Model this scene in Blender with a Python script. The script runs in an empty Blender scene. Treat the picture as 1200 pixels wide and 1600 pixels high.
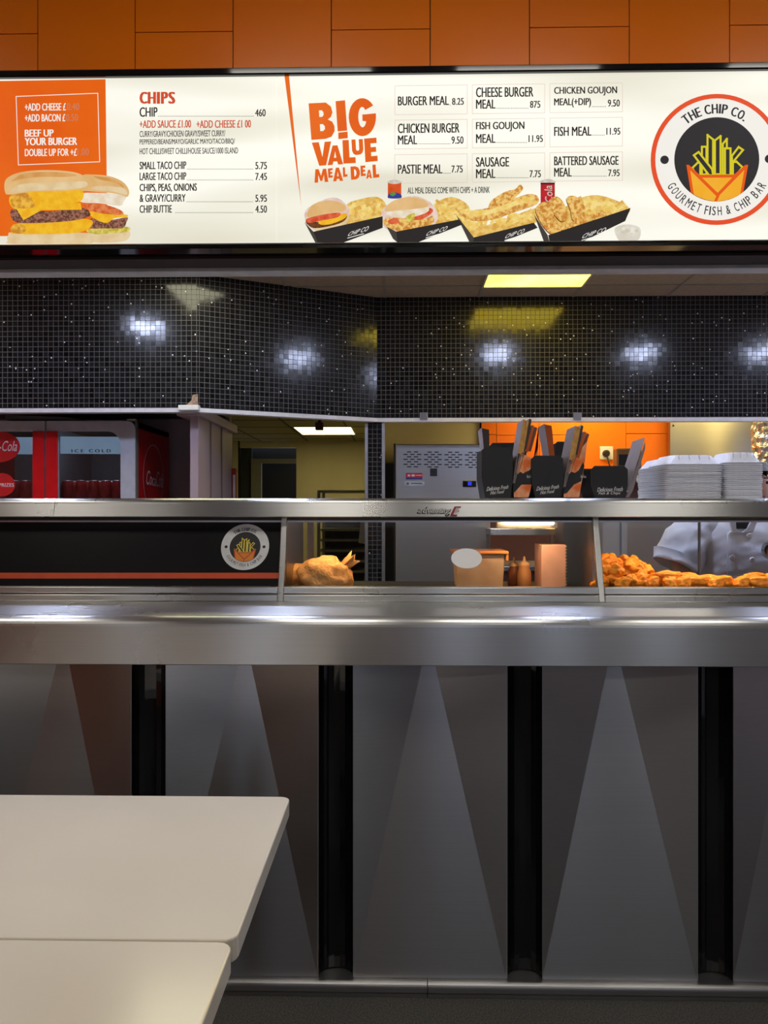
import bpy, bmesh, math, random
from mathutils import Vector, Matrix, noise as mnoise
random.seed(7)
S = bpy.context.scene
COL = S.collection
PI = math.pi

# ------------------------------------------------------------------ camera, world, exposure
EYE = Vector((0.0, 0.0, 1.4))
YAW = math.radians(1.1)
cd = bpy.data.cameras.new('camera')
cam = bpy.data.objects.new('camera', cd)
COL.objects.link(cam)
cam.location = EYE
cam.rotation_euler = (PI / 2, 0, YAW)
cd.sensor_fit = 'VERTICAL'
cd.sensor_height = 36.0
cd.lens = 27.0
cd.clip_start = 0.05
S.camera = cam
S.view_settings.view_transform = 'Standard'
S.view_settings.look = 'None'
S.view_settings.exposure = 0.0
S.view_settings.gamma = 1.0
S.view_settings.use_curve_mapping = False
S.cycles.max_bounces = 8
S.cycles.glossy_bounces = 5
S.cycles.transparent_max_bounces = 12
S.cycles.caustics_reflective = True
S.cycles.caustics_refractive = False
S.cycles.sample_clamp_indirect = 4.0
S.cycles.use_denoising = True

W = bpy.data.worlds.new('street_daylight')
S.world = W
W.use_nodes = True
W.node_tree.nodes['Background'].inputs[0].default_value = (0.72, 0.78, 1.0, 1)
W.node_tree.nodes['Background'].inputs[1].default_value = 1.6

# light levels of the fixtures, real and added
PANEL_KITCHEN = (7.0, 5.6, 0.62)
PANEL_PALE = (7.0, 6.7, 4.6)      # yellowed troffer over the range
PANEL_REAR = (16.0, 13.5, 7.0)           # troffer behind the tiled bulkhead
PANEL_BACKROOM = (8.0, 7.0, 3.8)
PANEL_DINING = (9.2, 8.7, 7.9)
PANEL_ADDED = (12.0, 11.4, 10.6)  # panels added out of view at both kitchen ends to brighten it
SPOT_LED = (62.0, 70.0, 100.0)
HEAT_TUBE = (80.0, 46.0, 20.0)
SIGN_WHITE = 1.0

# ------------------------------------------------------------------ pixel rays of the 1200 x 1600 frame
CT, ST = math.cos(YAW), math.sin(YAW)
def ray(px, py):
    u = (px - 600) / 1200.0
    v = (800 - py) / 1200.0
    return Vector((u * CT - ST, u * ST + CT, v))
def at(px, py, Y):
    d = ray(px, py)
    return EYE + d * (Y / d.y)
def X_(px, Y):
    return at(px, 800, Y).x
def Z_(py, Y):
    return at(600, py, Y).z

class Frame:
    """a flat surface in the place: origin, right and up vectors"""
    def __init__(s, o, r=(1, 0, 0), u=(0, 0, 1)):
        s.o, s.r, s.u = Vector(o), Vector(r).normalized(), Vector(u).normalized()
        s.n = s.r.cross(s.u)
    def st(s, px, py):
        d = ray(px, py)
        t = (s.o - EYE).dot(s.n) / d.dot(s.n)
        p = EYE + d * t - s.o
        return p.dot(s.r), p.dot(s.u)
    def p(s, a, b, off=0.0):
        return s.o + s.r * a + s.u * b + s.n * off

# ------------------------------------------------------------------ materials
def lin(c):
    out = []
    for v in c[:3]:
        v = v / 255.0
        out.append(v / 12.92 if v <= 0.04045 else ((v + 0.055) / 1.055) ** 2.4)
    return tuple(out)
MATS = {}
def nt(name):
    m = bpy.data.materials.new(name)
    m.use_nodes = True
    t = m.node_tree
    return m, t, t.nodes, t.links, t.nodes['Principled BSDF']
def rgba(c): return (c[0], c[1], c[2], 1)
def noise_mix(N, L, c1, c2, scale, coord='Object', detail=3.0, stretch=None, lo=0.35, hi=0.65):
    tc = N.new('ShaderNodeTexCoord')
    no = N.new('ShaderNodeTexNoise')
    no.inputs['Scale'].default_value = scale
    no.inputs['Detail'].default_value = detail
    if stretch:
        mp = N.new('ShaderNodeMapping')
        mp.inputs['Scale'].default_value = stretch
        L.new(tc.outputs[coord], mp.inputs[0]); L.new(mp.outputs[0], no.inputs['Vector'])
    else:
        L.new(tc.outputs[coord], no.inputs['Vector'])
    r = N.new('ShaderNodeValToRGB')
    r.color_ramp.elements[0].position = lo; r.color_ramp.elements[0].color = rgba(c1)
    r.color_ramp.elements[1].position = hi; r.color_ramp.elements[1].color = rgba(c2)
    L.new(no.outputs['Fac'], r.inputs[0])
    return r, no
def M(name, col, rough=0.5, metal=0.0, col2=None, scale=20.0, bump=0.0, bscale=60.0, spec=0.5, coat=0.0, alpha=1.0, stretch=None, sss=0.0):
    if name in MATS: return MATS[name]
    m, t, N, L, b = nt(name)
    b.inputs['Base Color'].default_value = rgba(col)
    b.inputs['Roughness'].default_value = rough
    b.inputs['Metallic'].default_value = metal
    b.inputs['Specular IOR Level'].default_value = spec
    b.inputs['Coat Weight'].default_value = coat
    c2 = col2 or tuple(min(1, v * 0.88) for v in col)
    r, no = noise_mix(N, L, col, c2, scale, stretch=stretch)
    L.new(r.outputs[0], b.inputs['Base Color'])
    if bump:
        tc = N.new('ShaderNodeTexCoord'); n2 = N.new('ShaderNodeTexNoise')
        n2.inputs['Scale'].default_value = bscale; n2.inputs['Detail'].default_value = 4
        L.new(tc.outputs['Object'], n2.inputs['Vector'])
        bu = N.new('ShaderNodeBump'); bu.inputs['Strength'].default_value = bump; bu.inputs['Distance'].default_value = 0.01
        L.new(n2.outputs['Fac'], bu.inputs['Height']); L.new(bu.outputs[0], b.inputs['Normal'])
    MATS[name] = m
    return m
def brushed(name, col, rough=0.27, aniso=0.75, tangent=(0, 0.4, 1), streak=0.012):
    m, t, N, L, b = nt(name)
    b.inputs['Metallic'].default_value = 1.0
    b.inputs['Anisotropic'].default_value = aniso
    cx = N.new('ShaderNodeCombineXYZ')
    for i in range(3): cx.inputs[i].default_value = tangent[i]
    L.new(cx.outputs[0], b.inputs['Tangent'])
    r, no = noise_mix(N, L, col, tuple(v * 0.96 for v in col), 6.0, stretch=(0.4, 8, 40), detail=3)
    L.new(r.outputs[0], b.inputs['Base Color'])
    # smudges in the polish
    tc = N.new('ShaderNodeTexCoord'); n2 = N.new('ShaderNodeTexNoise')
    n2.inputs['Scale'].default_value = 3.5; n2.inputs['Detail'].default_value = 6
    L.new(tc.outputs['Object'], n2.inputs['Vector'])
    mr = N.new('ShaderNodeMapRange')
    mr.inputs[1].default_value = 0.3; mr.inputs[2].default_value = 0.7
    mr.inputs[3].default_value = rough - streak; mr.inputs[4].default_value = rough + streak
    L.new(n2.outputs['Fac'], mr.inputs[0]); L.new(mr.outputs[0], b.inputs['Roughness'])
    MATS[name] = m
    return m
def glow(name, col, strength=1.0, col2=None, scale=6.0, coord='Object', lo=0.35, hi=0.65, detail=3.0, stretch=None):
    if name in MATS: return MATS[name]
    m, t, N, L, b = nt(name)
    b.inputs['Base Color'].default_value = (0.004, 0.004, 0.004, 1)
    b.inputs['Roughness'].default_value = 0.4
    b.inputs['Specular IOR Level'].default_value = 0.08
    b.inputs['Emission Strength'].default_value = strength
    b.inputs['Emission Color'].default_value = rgba(col)
    if col2:
        r, no = noise_mix(N, L, col, col2, scale, coord, detail, stretch, lo, hi)
        L.new(r.outputs[0], b.inputs['Emission Color'])
    MATS[name] = m
    return m
def ink(name, c, c2=None, scale=90.0, lo=0.4, hi=0.6, k=0.92):
    """print on the back-lit menu film"""
    a = tuple(v * k for v in lin(c))
    return glow('print_' + name, a, 1.0, tuple(v * k for v in lin(c2)) if c2 else None, scale, lo=lo, hi=hi, detail=5.0)
def glass(name, tint=(1, 1, 1), rough=0.0, refl=1.0, ior=1.45):
    m = bpy.data.materials.new(name); m.use_nodes = True
    t = m.node_tree; N = t.nodes; L = t.links
    N.remove(N['Principled BSDF'])
    tr = N.new('ShaderNodeBsdfTransparent'); tr.inputs[0].default_value = rgba(tint)
    gl = N.new('ShaderNodeBsdfGlossy'); gl.inputs['Roughness'].default_value = rough
    fr = N.new('ShaderNodeFresnel'); fr.inputs[0].default_value = ior
    mx = N.new('ShaderNodeMixShader')
    ml = N.new('ShaderNodeMath'); ml.operation = 'MULTIPLY'; ml.inputs[1].default_value = refl
    L.new(fr.outputs[0], ml.inputs[0]); L.new(ml.outputs[0], mx.inputs[0])
    L.new(tr.outputs[0], mx.inputs[1]); L.new(gl.outputs[0], mx.inputs[2])
    L.new(mx.outputs[0], N['Material Output'].inputs[0])
    MATS[name] = m
    return m

def mosaic():
    m, t, N, L, b = nt('black_glass_mosaic')
    uv = N.new('ShaderNodeUVMap'); uv.uv_map = 'UVMap'
    def vm(op, a, val=None):
        n = N.new('ShaderNodeVectorMath'); n.operation = op
        L.new(a, n.inputs[0])
        if val is not None: n.inputs[1].default_value = val
        return n.outputs[0]
    def ma(op, a, bv=None, bl=None):
        n = N.new('ShaderNodeMath'); n.operation = op
        L.new(a, n.inputs[0])
        if bv is not None: n.inputs[1].default_value = bv
        if bl is not None: L.new(bl, n.inputs[1])
        return n.outputs[0]
    v = vm('MULTIPLY', uv.outputs[0], (1 / 0.0297,) * 3)
    fr = vm('FRACTION', v); ce = vm('FLOOR', v)
    sep = N.new('ShaderNodeSeparateXYZ'); L.new(vm('ABSOLUTE', vm('SUBTRACT', fr, (0.5, 0.5, 0.5))), sep.inputs[0])
    e = ma('MAXIMUM', sep.outputs[0], bl=sep.outputs[1])
    g = ma('GREATER_THAN', e, 0.452)
    wn = N.new('ShaderNodeTexWhiteNoise'); wn.noise_dimensions = '2D'; L.new(ce, wn.inputs['Vector'])
    ramp = N.new('ShaderNodeValToRGB')
    ramp.color_ramp.elements[0].color = (0.004, 0.004, 0.005, 1); ramp.color_ramp.elements[1].color = (0.014, 0.014, 0.018, 1)
    L.new(wn.outputs['Value'], ramp.inputs[0])
    # glitter flecks fused in the glass
    sv = vm('MULTIPLY', v, (4.3, 4.3, 4.3)); sc = vm('FLOOR', sv)
    w2 = N.new('ShaderNodeTexWhiteNoise'); w2.noise_dimensions = '2D'; L.new(sc, w2.inputs['Vector'])
    sp = ma('GREATER_THAN', w2.outputs['Value'], 0.9962)
    m1 = N.new('ShaderNodeMix'); m1.data_type = 'RGBA'
    L.new(sp, m1.inputs[0]); L.new(ramp.outputs[0], m1.inputs[6]); m1.inputs[7].default_value = (0.75, 0.75, 0.8, 1)
    m2 = N.new('ShaderNodeMix'); m2.data_type = 'RGBA'
    L.new(g, m2.inputs[0]); L.new(m1.outputs[2], m2.inputs[6]); m2.inputs[7].default_value = (0.105, 0.10, 0.097, 1)
    L.new(m2.outputs[2], b.inputs['Base Color'])
    mr = N.new('ShaderNodeMapRange'); L.new(g, mr.inputs[0]); mr.inputs[3].default_value = 0.14; mr.inputs[4].default_value = 0.8
    L.new(mr.outputs[0], b.inputs['Roughness'])
    ge = N.new('ShaderNodeNewGeometry')
    j = vm('MULTIPLY', vm('SUBTRACT', wn.outputs['Color'], (0.5, 0.5, 0.5)), (0.016, 0.016, 0.016))
    ad = N.new('ShaderNodeVectorMath'); ad.operation = 'ADD'; L.new(ge.outputs['Normal'], ad.inputs[0]); L.new(j, ad.inputs[1])
    L.new(vm('NORMALIZE', ad.outputs[0]), b.inputs['Normal'])
    MATS['mosaic'] = m
    return m

STEEL = brushed('brushed_steel', (0.60, 0.60, 0.585), 0.28, 0.88)
STEELP = brushed('folded_steel_panel', (0.46, 0.46, 0.46), 0.30, 0.88)
STEELD = brushed('worn_steel', (0.42, 0.41, 0.40), 0.34, 0.5)
ALU = M('aluminium_trim', (0.62, 0.62, 0.64), 0.35, 1.0)
MOS = mosaic()
BLACKG = M('black_gloss_lacquer', (0.006, 0.006, 0.007), 0.07, 0.0, (0.004, 0.004, 0.005), spec=0.6)
BLACKM = M('black_matt', (0.012, 0.012, 0.013), 0.5)
BLACKP = M('black_acrylic_panel', (0.007, 0.007, 0.008), 0.3, spec=0.2)
GLASS = glass('clear_glass', (0.97, 0.98, 0.97))
GLASSD = glass('cooler_door_glass', (0.74, 0.78, 0.82))
CREAM = M('cream_wall_paint', lin((205, 195, 150)), 0.6, col2=lin((192, 182, 138)), scale=2.0)
WHITE = M('white_plastic', (0.80, 0.80, 0.78), 0.4)
REDP = M('red_cooler_paint', lin((200, 24, 26)), 0.35)
ORANGE = None

# ------------------------------------------------------------------ object helpers
def wloc(o):
    v = Vector((0, 0, 0))
    while o is not None:
        v += o.location; o = o.parent
    return v
def tag(o, label=None, cat=None, group=None, kind=None):
    if label: o['label'] = label
    if cat: o['category'] = cat
    if group: o['group'] = group
    if kind: o['kind'] = kind
    return o
def thing(name, loc, label, cat, group=None):
    o = bpy.data.objects.new(name, None); COL.objects.link(o)
    o.location = loc; o.empty_display_size = 0.05
    return tag(o, label, cat, group)
class MB:
    def __init__(s): s.v = []; s.f = []; s.m = []; s.uv = {}; s.sm = []
    def face(s, pts, mi=0, uv=None, smooth=False):
        i = len(s.v); s.v += [Vector(p) for p in pts]
        s.f.append(tuple(range(i, i + len(pts)))); s.m.append(mi); s.sm.append(smooth)
        if uv: s.uv[len(s.f) - 1] = uv
        return s
    def add(s, vs, fs, mi=0, smooth=False):
        i = len(s.v); s.v += [Vector(p) for p in vs]
        for f in fs:
            s.f.append(tuple(i + k for k in f)); s.m.append(mi); s.sm.append(smooth)
        return s
    def box(s, x0, x1, y0, y1, z0, z1, mi=0):
        vs = [(x, y, z) for z in (z0, z1) for y in (y0, y1) for x in (x0, x1)]
        return s.add(vs, [(0, 2, 3, 1), (4, 5, 7, 6), (0, 1, 5, 4), (2, 6, 7, 3), (0, 4, 6, 2), (1, 3, 7, 5)], mi)
    def prism(s, pts, d, mi=0, smooth=False):
        """closed polygon pts extruded by vector d"""
        d = Vector(d); n = len(pts); a = [Vector(p) for p in pts]
        vs = a + [p + d for p in a]
        s.add(vs, [tuple(range(n))[::-1], tuple(range(n, 2 * n))], mi)
        return s.add(vs, [(k, (k + 1) % n, n + (k + 1) % n, n + k) for k in range(n)], mi, smooth)
    def sweep(s, prof, x0, x1, mi=0, smooth=False):
        """closed (y, z) profile extruded along x"""
        return s.prism([(x0, y, z) for y, z in prof], (x1 - x0, 0, 0), mi, smooth)
    def lathe(s, c, prof, seg=24, mi=0, smooth=True, axis='z', capb=True, capt=True):
        c = Vector(c); vs = []
        for r, h in prof:
            for k in range(seg):
                a = 2 * PI * k / seg
                q = (r * math.cos(a), r * math.sin(a), h)
                if axis == 'y': q = (q[0], h, q[1])
                if axis == 'x': q = (h, q[0], q[1])
                vs.append(c + Vector(q))
        fs = []
        for j in range(len(prof) - 1):
            for k in range(seg):
                fs.append((j * seg + k, j * seg + (k + 1) % seg, (j + 1) * seg + (k + 1) % seg, (j + 1) * seg + k))
        s.add(vs, fs, mi, smooth)
        if capb: s.add(vs[:seg], [tuple(range(seg))[::-1]], mi)
        if capt: s.add(vs[-seg:], [tuple(range(seg))], mi)
        return s
    def tube(s, path, r, seg=8, mi=0):
        path = [Vector(p) for p in path]; vs = []
        for i, p in enumerate(path):
            d = (path[min(i + 1, len(path) - 1)] - path[max(i - 1, 0)]).normalized()
            a = d.orthogonal().normalized() if i == 0 else (a - d * a.dot(d)).normalized()
            b = d.cross(a)
            for k in range(seg):
                t = 2 * PI * k / seg
                vs.append(p + (a * math.cos(t) + b * math.sin(t)) * r)
        fs = [(j * seg + k, j * seg + (k + 1) % seg, (j + 1) * seg + (k + 1) % seg, (j + 1) * seg + k)
              for j in range(len(path) - 1) for k in range(seg)]
        fs += [tuple(range(seg))[::-1], tuple(range(len(vs) - seg, len(vs)))]
        return s.add(vs, fs, mi, True)
    def build(s, name, mats, parent=None, bevel=0.0, bseg=2, weld=False, subsurf=0, origin=None):
        me = bpy.data.meshes.new(name)
        off = wloc(parent) if parent is not None else Vector((0, 0, 0))
        loc = Vector((0, 0, 0))
        if parent is None:
            if origin is not None: loc = Vector(origin)
            elif s.v:
                xs = [p.x for p in s.v]; ys = [p.y for p in s.v]; zs = [p.z for p in s.v]
                loc = Vector(((min(xs) + max(xs)) / 2, (min(ys) + max(ys)) / 2, min(zs)))
        me.from_pydata([tuple(p - off - loc) for p in s.v], [], s.f)
        if not isinstance(mats, (list, tuple)): mats = [mats]
        for m in mats: me.materials.append(m)
        for i, p in enumerate(me.polygons):
            p.material_index = s.m[i]; p.use_smooth = s.sm[i]
        if s.uv:
            ul = me.uv_layers.new(name='UVMap')
            for i, p in enumerate(me.polygons):
                if i in s.uv:
                    for k, li in enumerate(p.loop_indices): ul.data[li].uv = s.uv[i][k]
        if weld or bevel or subsurf:
            bm = bmesh.new(); bm.from_mesh(me)
            bmesh.ops.remove_doubles(bm, verts=bm.verts, dist=1e-5)
            bmesh.ops.recalc_face_normals(bm, faces=bm.faces)
            bm.to_mesh(me); bm.free()
        o = bpy.data.objects.new(name, me); COL.objects.link(o)
        o.location = loc
        if parent is not None: o.parent = parent
        if bevel:
            b = o.modifiers.new('bevel', 'BEVEL'); b.width = bevel; b.segments = bseg; b.limit_method = 'ANGLE'; b.angle_limit = math.radians(40)
        if subsurf:
            b = o.modifiers.new('sub', 'SUBSURF'); b.levels = subsurf; b.render_levels = subsurf
        return o
def struct(mb, name, mats, **k):
    return tag(mb.build(name, mats, **k), kind='structure')
def copy_tree(o, parent=None):
    c = o.copy(); COL.objects.link(c)
    if parent is not None: c.parent = parent
    for ch in list(o.children): copy_tree(ch, c)
    return c

# ------------------------------------------------------------------ flat artwork (lettering and print)
_tc = {}
def text_geo(s, bold=0.0, shear=0.0):
    k = (s, bold, shear)
    if k in _tc: return _tc[k]
    cu = bpy.data.curves.new('lettering', 'FONT'); cu.body = s; cu.size = 1.0
    cu.offset = bold; cu.shear = shear; cu.resolution_u = 3; cu.fill_mode = 'FRONT'
    ob = bpy.data.objects.new('lettering', cu); COL.objects.link(ob)
    dg = bpy.context.evaluated_depsgraph_get(); dg.update()
    ev = ob.evaluated_get(dg); me = ev.to_mesh()
    vs = [tuple(v.co[:2]) for v in me.vertices]; fs = [tuple(p.vertices) for p in me.polygons]
    ev.to_mesh_clear()
    bpy.data.objects.remove(ob); bpy.data.curves.remove(cu)
    xs = [v[0] for v in vs]; ys = [v[1] for v in vs]
    x0, x1, y0, y1 = min(xs), max(xs), min(ys), max(ys)
    vs = [((x - x0) / max(1e-6, x1 - x0), (y - y0) / max(1e-6, y1 - y0)) for x, y in vs]
    _tc[k] = (vs, fs, (x1 - x0) / max(1e-6, y1 - y0))
    return _tc[k]
def text_quad(mb, fr, s, bl, br, tl, tr, off=0.001, mi=0, bold=0.0, shear=0.0, uvpx=True):
    """letter the string into the quad (corners as pixels, or as (s, t) metres with uvpx False)"""
    vs, fs, _ = text_geo(s, 0.0, shear)
    q = [Vector(fr.st(*c)) if uvpx else Vector(c) for c in (bl, br, tl, tr)]
    k = bold * (q[2] - q[0]).length
    for sh in ((-k, 0, k) if bold > 0 else (0,)):
        pts = []
        for a, b in vs:
            c = q[0] * (1 - a) * (1 - b) + q[1] * a * (1 - b) + q[2] * (1 - a) * b + q[3] * a * b
            pts.append(fr.p(c[0] + sh, c[1], off + (0.00004 if sh > 0 else (-0.00004 if sh < 0 else 0))))
        mb.add(pts, fs, mi)
def text_box(mb, fr, s, x0, y0, x1, y1, **k):
    a, b = fr.st(x0, y1); c, _ = fr.st(x1, y1); _, d = fr.st(x0, y0)
    text_quad(mb, fr, s, (a, b), (c, b), (a, d), (c, d), uvpx=False, **k)
def poly(mb, fr, pts, off=0.0005, mi=0):
    q = [fr.st(*p) for p in pts]
    area = sum(q[i][0] * q[(i + 1) % len(q)][1] - q[(i + 1) % len(q)][0] * q[i][1] for i in range(len(q)))
    if area < 0: q = q[::-1]
    mb.face([fr.p(a, b, off) for a, b in q], mi)
def smooth_closed(pts, n=6):
    out = []; L_ = len(pts)
    for i in range(L_):
        p0, p1, p2, p3 = (Vector(pts[(i + k - 1) % L_]) for k in range(4))
        for j in range(n):
            t = j / n
            out.append(tuple(0.5 * ((2 * p1) + (p2 - p0) * t + (2 * p0 - 5 * p1 + 4 * p2 - p3) * t * t + (3 * p1 - p0 - 3 * p2 + p3) * t ** 3)))
    return out
def blob(mb, fr, pts, off=0.0005, mi=0, n=5):
    poly(mb, fr, smooth_closed(pts, n), off, mi)
def line_rect(mb, fr, c, w, off, mi):
    """outline through four pixel corners, w wide (metres)"""
    q = [Vector(fr.st(*p)) for p in c]
    for i in range(4): stroke(mb, fr, q[i], q[(i + 1) % 4], w, off, mi)
def stroke(mb, fr, a, b, w, off, mi):
    a, b = Vector(a), Vector(b); d = (b - a).normalized(); n = Vector((-d.y, d.x)) * w / 2
    a = a - d * w / 2; b = b + d * w / 2
    mb.face([fr.p(*(a - n), off), fr.p(*(b - n), off), fr.p(*(b + n), off), fr.p(*(a + n), off)], mi)
def disc(mb, fr, c, rx, ry, off, mi, r0=0.0, seg=64):
    pts = [(math.cos(2 * PI * k / seg), math.sin(2 * PI * k / seg)) for k in range(seg)]
    if r0 <= 0:
        mb.face([fr.p(c[0] + rx * a, c[1] + ry * b, off) for a, b in pts], mi)
    else:
        for k in range(seg):
            a, b = pts[k], pts[(k + 1) % seg]
            mb.face([fr.p(c[0] + rx * a[0], c[1] + ry * a[1], off), fr.p(c[0] + rx * b[0], c[1] + ry * b[1], off),
                     fr.p(c[0] + rx * r0 * b[0], c[1] + ry * r0 * b[1], off), fr.p(c[0] + rx * r0 * a[0], c[1] + ry * r0 * a[1], off)], mi)
def arc_text(mb, fr, c, r, s, a0, a1, h, off, mi, bold=0.0, inside=False, wk=1.0, sy=1.0):
    """letters of s round an arc from angle a0 to a1 (degrees, 90 = top); h = letter height"""
    adv = {'I': 0.42, ' ': 0.42, '.': 0.4, 'M': 1.15, '&': 1.0, 'F': 0.78, 'E': 0.8, 'P': 0.88, 'B': 0.9, 'S': 0.86}
    wd = [adv.get(ch, 0.98) for ch in s]; tot = sum(wd); acc = 0
    for ch, w in zip(s, wd):
        mid = (acc + w / 2) / tot; acc += w
        if ch == ' ': continue
        a = math.radians(a0 + (a1 - a0) * mid)
        span = abs(math.radians(a1 - a0)) * r * w / tot * 0.84 * wk
        er = Vector((math.cos(a), math.sin(a)))
        up = -er if inside else er
        rt = Vector((up.y, -up.x))
        ch_h = h * (0.17 if ch == '.' else 1)
        if ch == '.': span = h * 0.17
        base = er * r if not inside else er * (r + h)
        vs, fs, asp = text_geo(ch, 0, 0)
        if ch == 'I': span = asp * h * 0.9
        for sh in ((-bold * h, 0, bold * h) if bold > 0 else (0,)):
            pts = []
            for x, y in vs:
                q = base + rt * ((x - 0.5) * span + sh) + up * (y * ch_h)
                pts.append(fr.p(c[0] + q.x, c[1] + q.y * sy, off * (1.0 + 0.02 * (sh > 0) - 0.02 * (sh < 0))))
            mb.add(pts, fs, mi)

def chip_logo(fr, c, r, parent, mats, off=0.001, sy=1.0, ring=True, name='round_logo'):
    """round shop logo: mats = [red ring, white, black, yellow, amber, red-orange]"""
    mb = MB()
    disc(mb, fr, c, r, r * sy, off, 0 if ring else 1)
    if ring: disc(mb, fr, c, r * 0.93, r * 0.93 * sy, off * 1.3, 1)
    disc(mb, fr, c, r * 0.643, r * 0.643 * sy, off * 1.7, 2)
    for sx in (-1, 1): disc(mb, fr, (c[0] + sx * r * 0.79, c[1]), r * 0.065, r * 0.065 * sy, off * 1.7, 2, seg=20)
    L_ = lambda x, y: ((x - 692) / 650.0, (690 - y) / 650.0)
    G_ = lambda q, o: fr.p(c[0] + q[0] * r, c[1] + q[1] * r * sy, o)
    o = off * 2.0
    def fry(pts, w=0.03):
        nonlocal o
        q = [Vector(L_(*p)) for p in pts]
        mb.face([G_(p, o) for p in (q if sum(q[i].x * q[(i + 1) % len(q)].y - q[(i + 1) % len(q)].x * q[i].y for i in range(len(q))) > 0 else q[::-1])], 2)
        for i in range(len(q)):
            a, b = q[i], q[(i + 1) % len(q)]
            d = (b - a).normalized(); n = Vector((-d.y, d.x)) * w / 2
            a = a - d * w / 2; b = b + d * w / 2
            mb.face([G_(p, o + off * 0.1) for p in (a - n, b - n, b + n, a + n)], 3)
        o += off * 0.25
    fry([(450, 775), (505, 722), (530, 722), (530, 850), (500, 850)])
    fry([(850, 722), (885, 715), (945, 772), (880, 850), (850, 850)])
    fry([(545, 565), (590, 565), (590, 840), (545, 840)])
    fry([(750, 540), (790, 490), (790, 840), (750, 840)])
    fry([(600, 450), (655, 495), (655, 840), (600, 840)])
    fry([(672, 505), (728, 462), (728, 840), (672, 840)])
    fry([(465, 650), (512, 618), (645, 790), (655, 850), (615, 850)])
    fry([(905, 572), (948, 602), (845, 725), (845, 840), (838, 660)])
    fry([(770, 585), (825, 585), (825, 850), (770, 850)])
    # carton
    R = 0.643
    base = [L_(390, 745), L_(415, 745), L_(520, 845), L_(860, 845), L_(970, 750), L_(998, 750)]
    arc = []
    for k in range(13):
        a = math.radians(-52 - 76 * k / 12); arc.append((R * math.cos(a), R * math.sin(a)))
    o += off * 0.2
    mb.face([G_(p, o) for p in (base + arc)][::-1], 5)
    inner = [L_(428, 800), L_(535, 880), L_(535, 880)]
    def inn(pts, oo):
        q = [Vector(p) for p in pts]
        ar = sum(q[i].x * q[(i + 1) % len(q)].y - q[(i + 1) % len(q)].x * q[i].y for i in range(len(q)))
        mb.face([G_(p, oo) for p in (q if ar > 0 else q[::-1])], 4)
    la = [(R * math.cos(math.radians(a)), R * math.sin(math.radians(a))) for a in (-94, -104, -115, -123)]
    ra = [(R * math.cos(math.radians(a)), R * math.sin(math.radians(a))) for a in (-57, -67, -78, -90)]
    inn([L_(428, 800), L_(685, 1058)] + la, o + off * 0.2)
    inn([L_(545, 875), L_(842, 875), L_(698, 1025)], o + off * 0.2)
    inn([L_(960, 800)] + ra + [L_(720, 1045)], o + off * 0.2)
    arc_text(mb, fr, c, r * 0.70, 'THE CHIP CO.', 131, 54, r * 0.145, off * 1.7, 2, bold=0.045, sy=sy)
    arc_text(mb, fr, c, r * 0.72, 'GOURMET FISH & CHIP BAR', 207, 333, r * 0.135, off * 1.7, 2, bold=0.012, inside=True, wk=0.85, sy=sy)
    return mb.build(name, mats, parent)

# ================================================================== THE SETTING
XL, XR = -3.4, 3.6
ZC = 2.77                      # kitchen ceiling
YB = 2.41                      # face of the orange boarding over the sign
# floors
M('floor_vinyl', lin((46, 46, 46)), 0.75, col2=lin((92, 90, 84)), scale=220, bump=0.15, bscale=200)
r_ = MATS['floor_vinyl']
struct(MB().box(XL, XR, -4.2, 2.62, -0.05, 0.0), 'floor', r_)
KFL = M('kitchen_floor_tile', lin((176, 168, 160)), 0.5)
struct(MB().box(XL, XR, 2.62, 9.9, -0.05, 0.0), 'floor_kitchen', KFL)

# orange laminate boarding: joints are real gaps over a dark backing
ORANGE = M('orange_laminate', lin((240, 124, 8)), 0.3, col2=lin((234, 116, 6)), scale=1.5, spec=0.3)
ORANGE2 = M('orange_tile', lin((240, 122, 12)), 0.35, col2=lin((236, 116, 12)), scale=1.5)
GAP = M('board_joint_dark', (0.02, 0.008, 0.003), 0.8)
zs_top = Z_(104, YB)
mb = MB().box(XL, XR, YB + 0.006, YB + 0.16, 2.2, 3.3, 1)
joints = [-95, 59, 211, 364, 518, 674, 829, 985, 1140, 1294]
xs = [X_(p, YB) for p in joints]
step = (xs[8] - xs[1]) / 7
xs = [xs[1] + step * k for k in range(-7, 15)]
g = 0.0016
zj = Z_(46, YB)
for k in range(len(xs) - 1):
    a, b = xs[k] + g, xs[k + 1] - g
    if a < XL or b > XR: continue
    if (k - 7) % 2 == 0:
        mb.box(a, b, YB, YB + 0.008, 2.36, 3.3, 0)
    else:
        mb.box(a, b, YB, YB + 0.008, 2.36, zj - g, 0); mb.box(a, b, YB, YB + 0.008, zj + g, 3.3, 0)
struct(mb, 'wall_front', [ORANGE, GAP], bevel=0)

# kitchen ceiling: tiles in a grid
CEIL = M('ceiling_tile', lin((172, 154, 132)), 0.8, col2=lin((164, 146, 124)), scale=30)
TBAR = M('ceiling_grid_bar', lin((150, 142, 128)), 0.6)
mb = MB().box(XL, XR, 2.57, 5.0, ZC, ZC + 0.05, 0)
gx0, gy0 = 0.51, 4.66
for k in range(-7, 7):
    x = gx0 + 0.598 * k
    if XL < x < XR: mb.box(x - 0.009, x + 0.009, 2.57, 4.98, ZC - 0.003, ZC + 0.01, 1)
for k in range(-4, 1):
    y = gy0 + 0.6 * k
    if y > 2.6: mb.box(XL, XR, y - 0.009, y + 0.009, ZC - 0.0032, ZC + 0.01, 1)
struct(mb, 'ceiling', [CEIL, TBAR])
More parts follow.
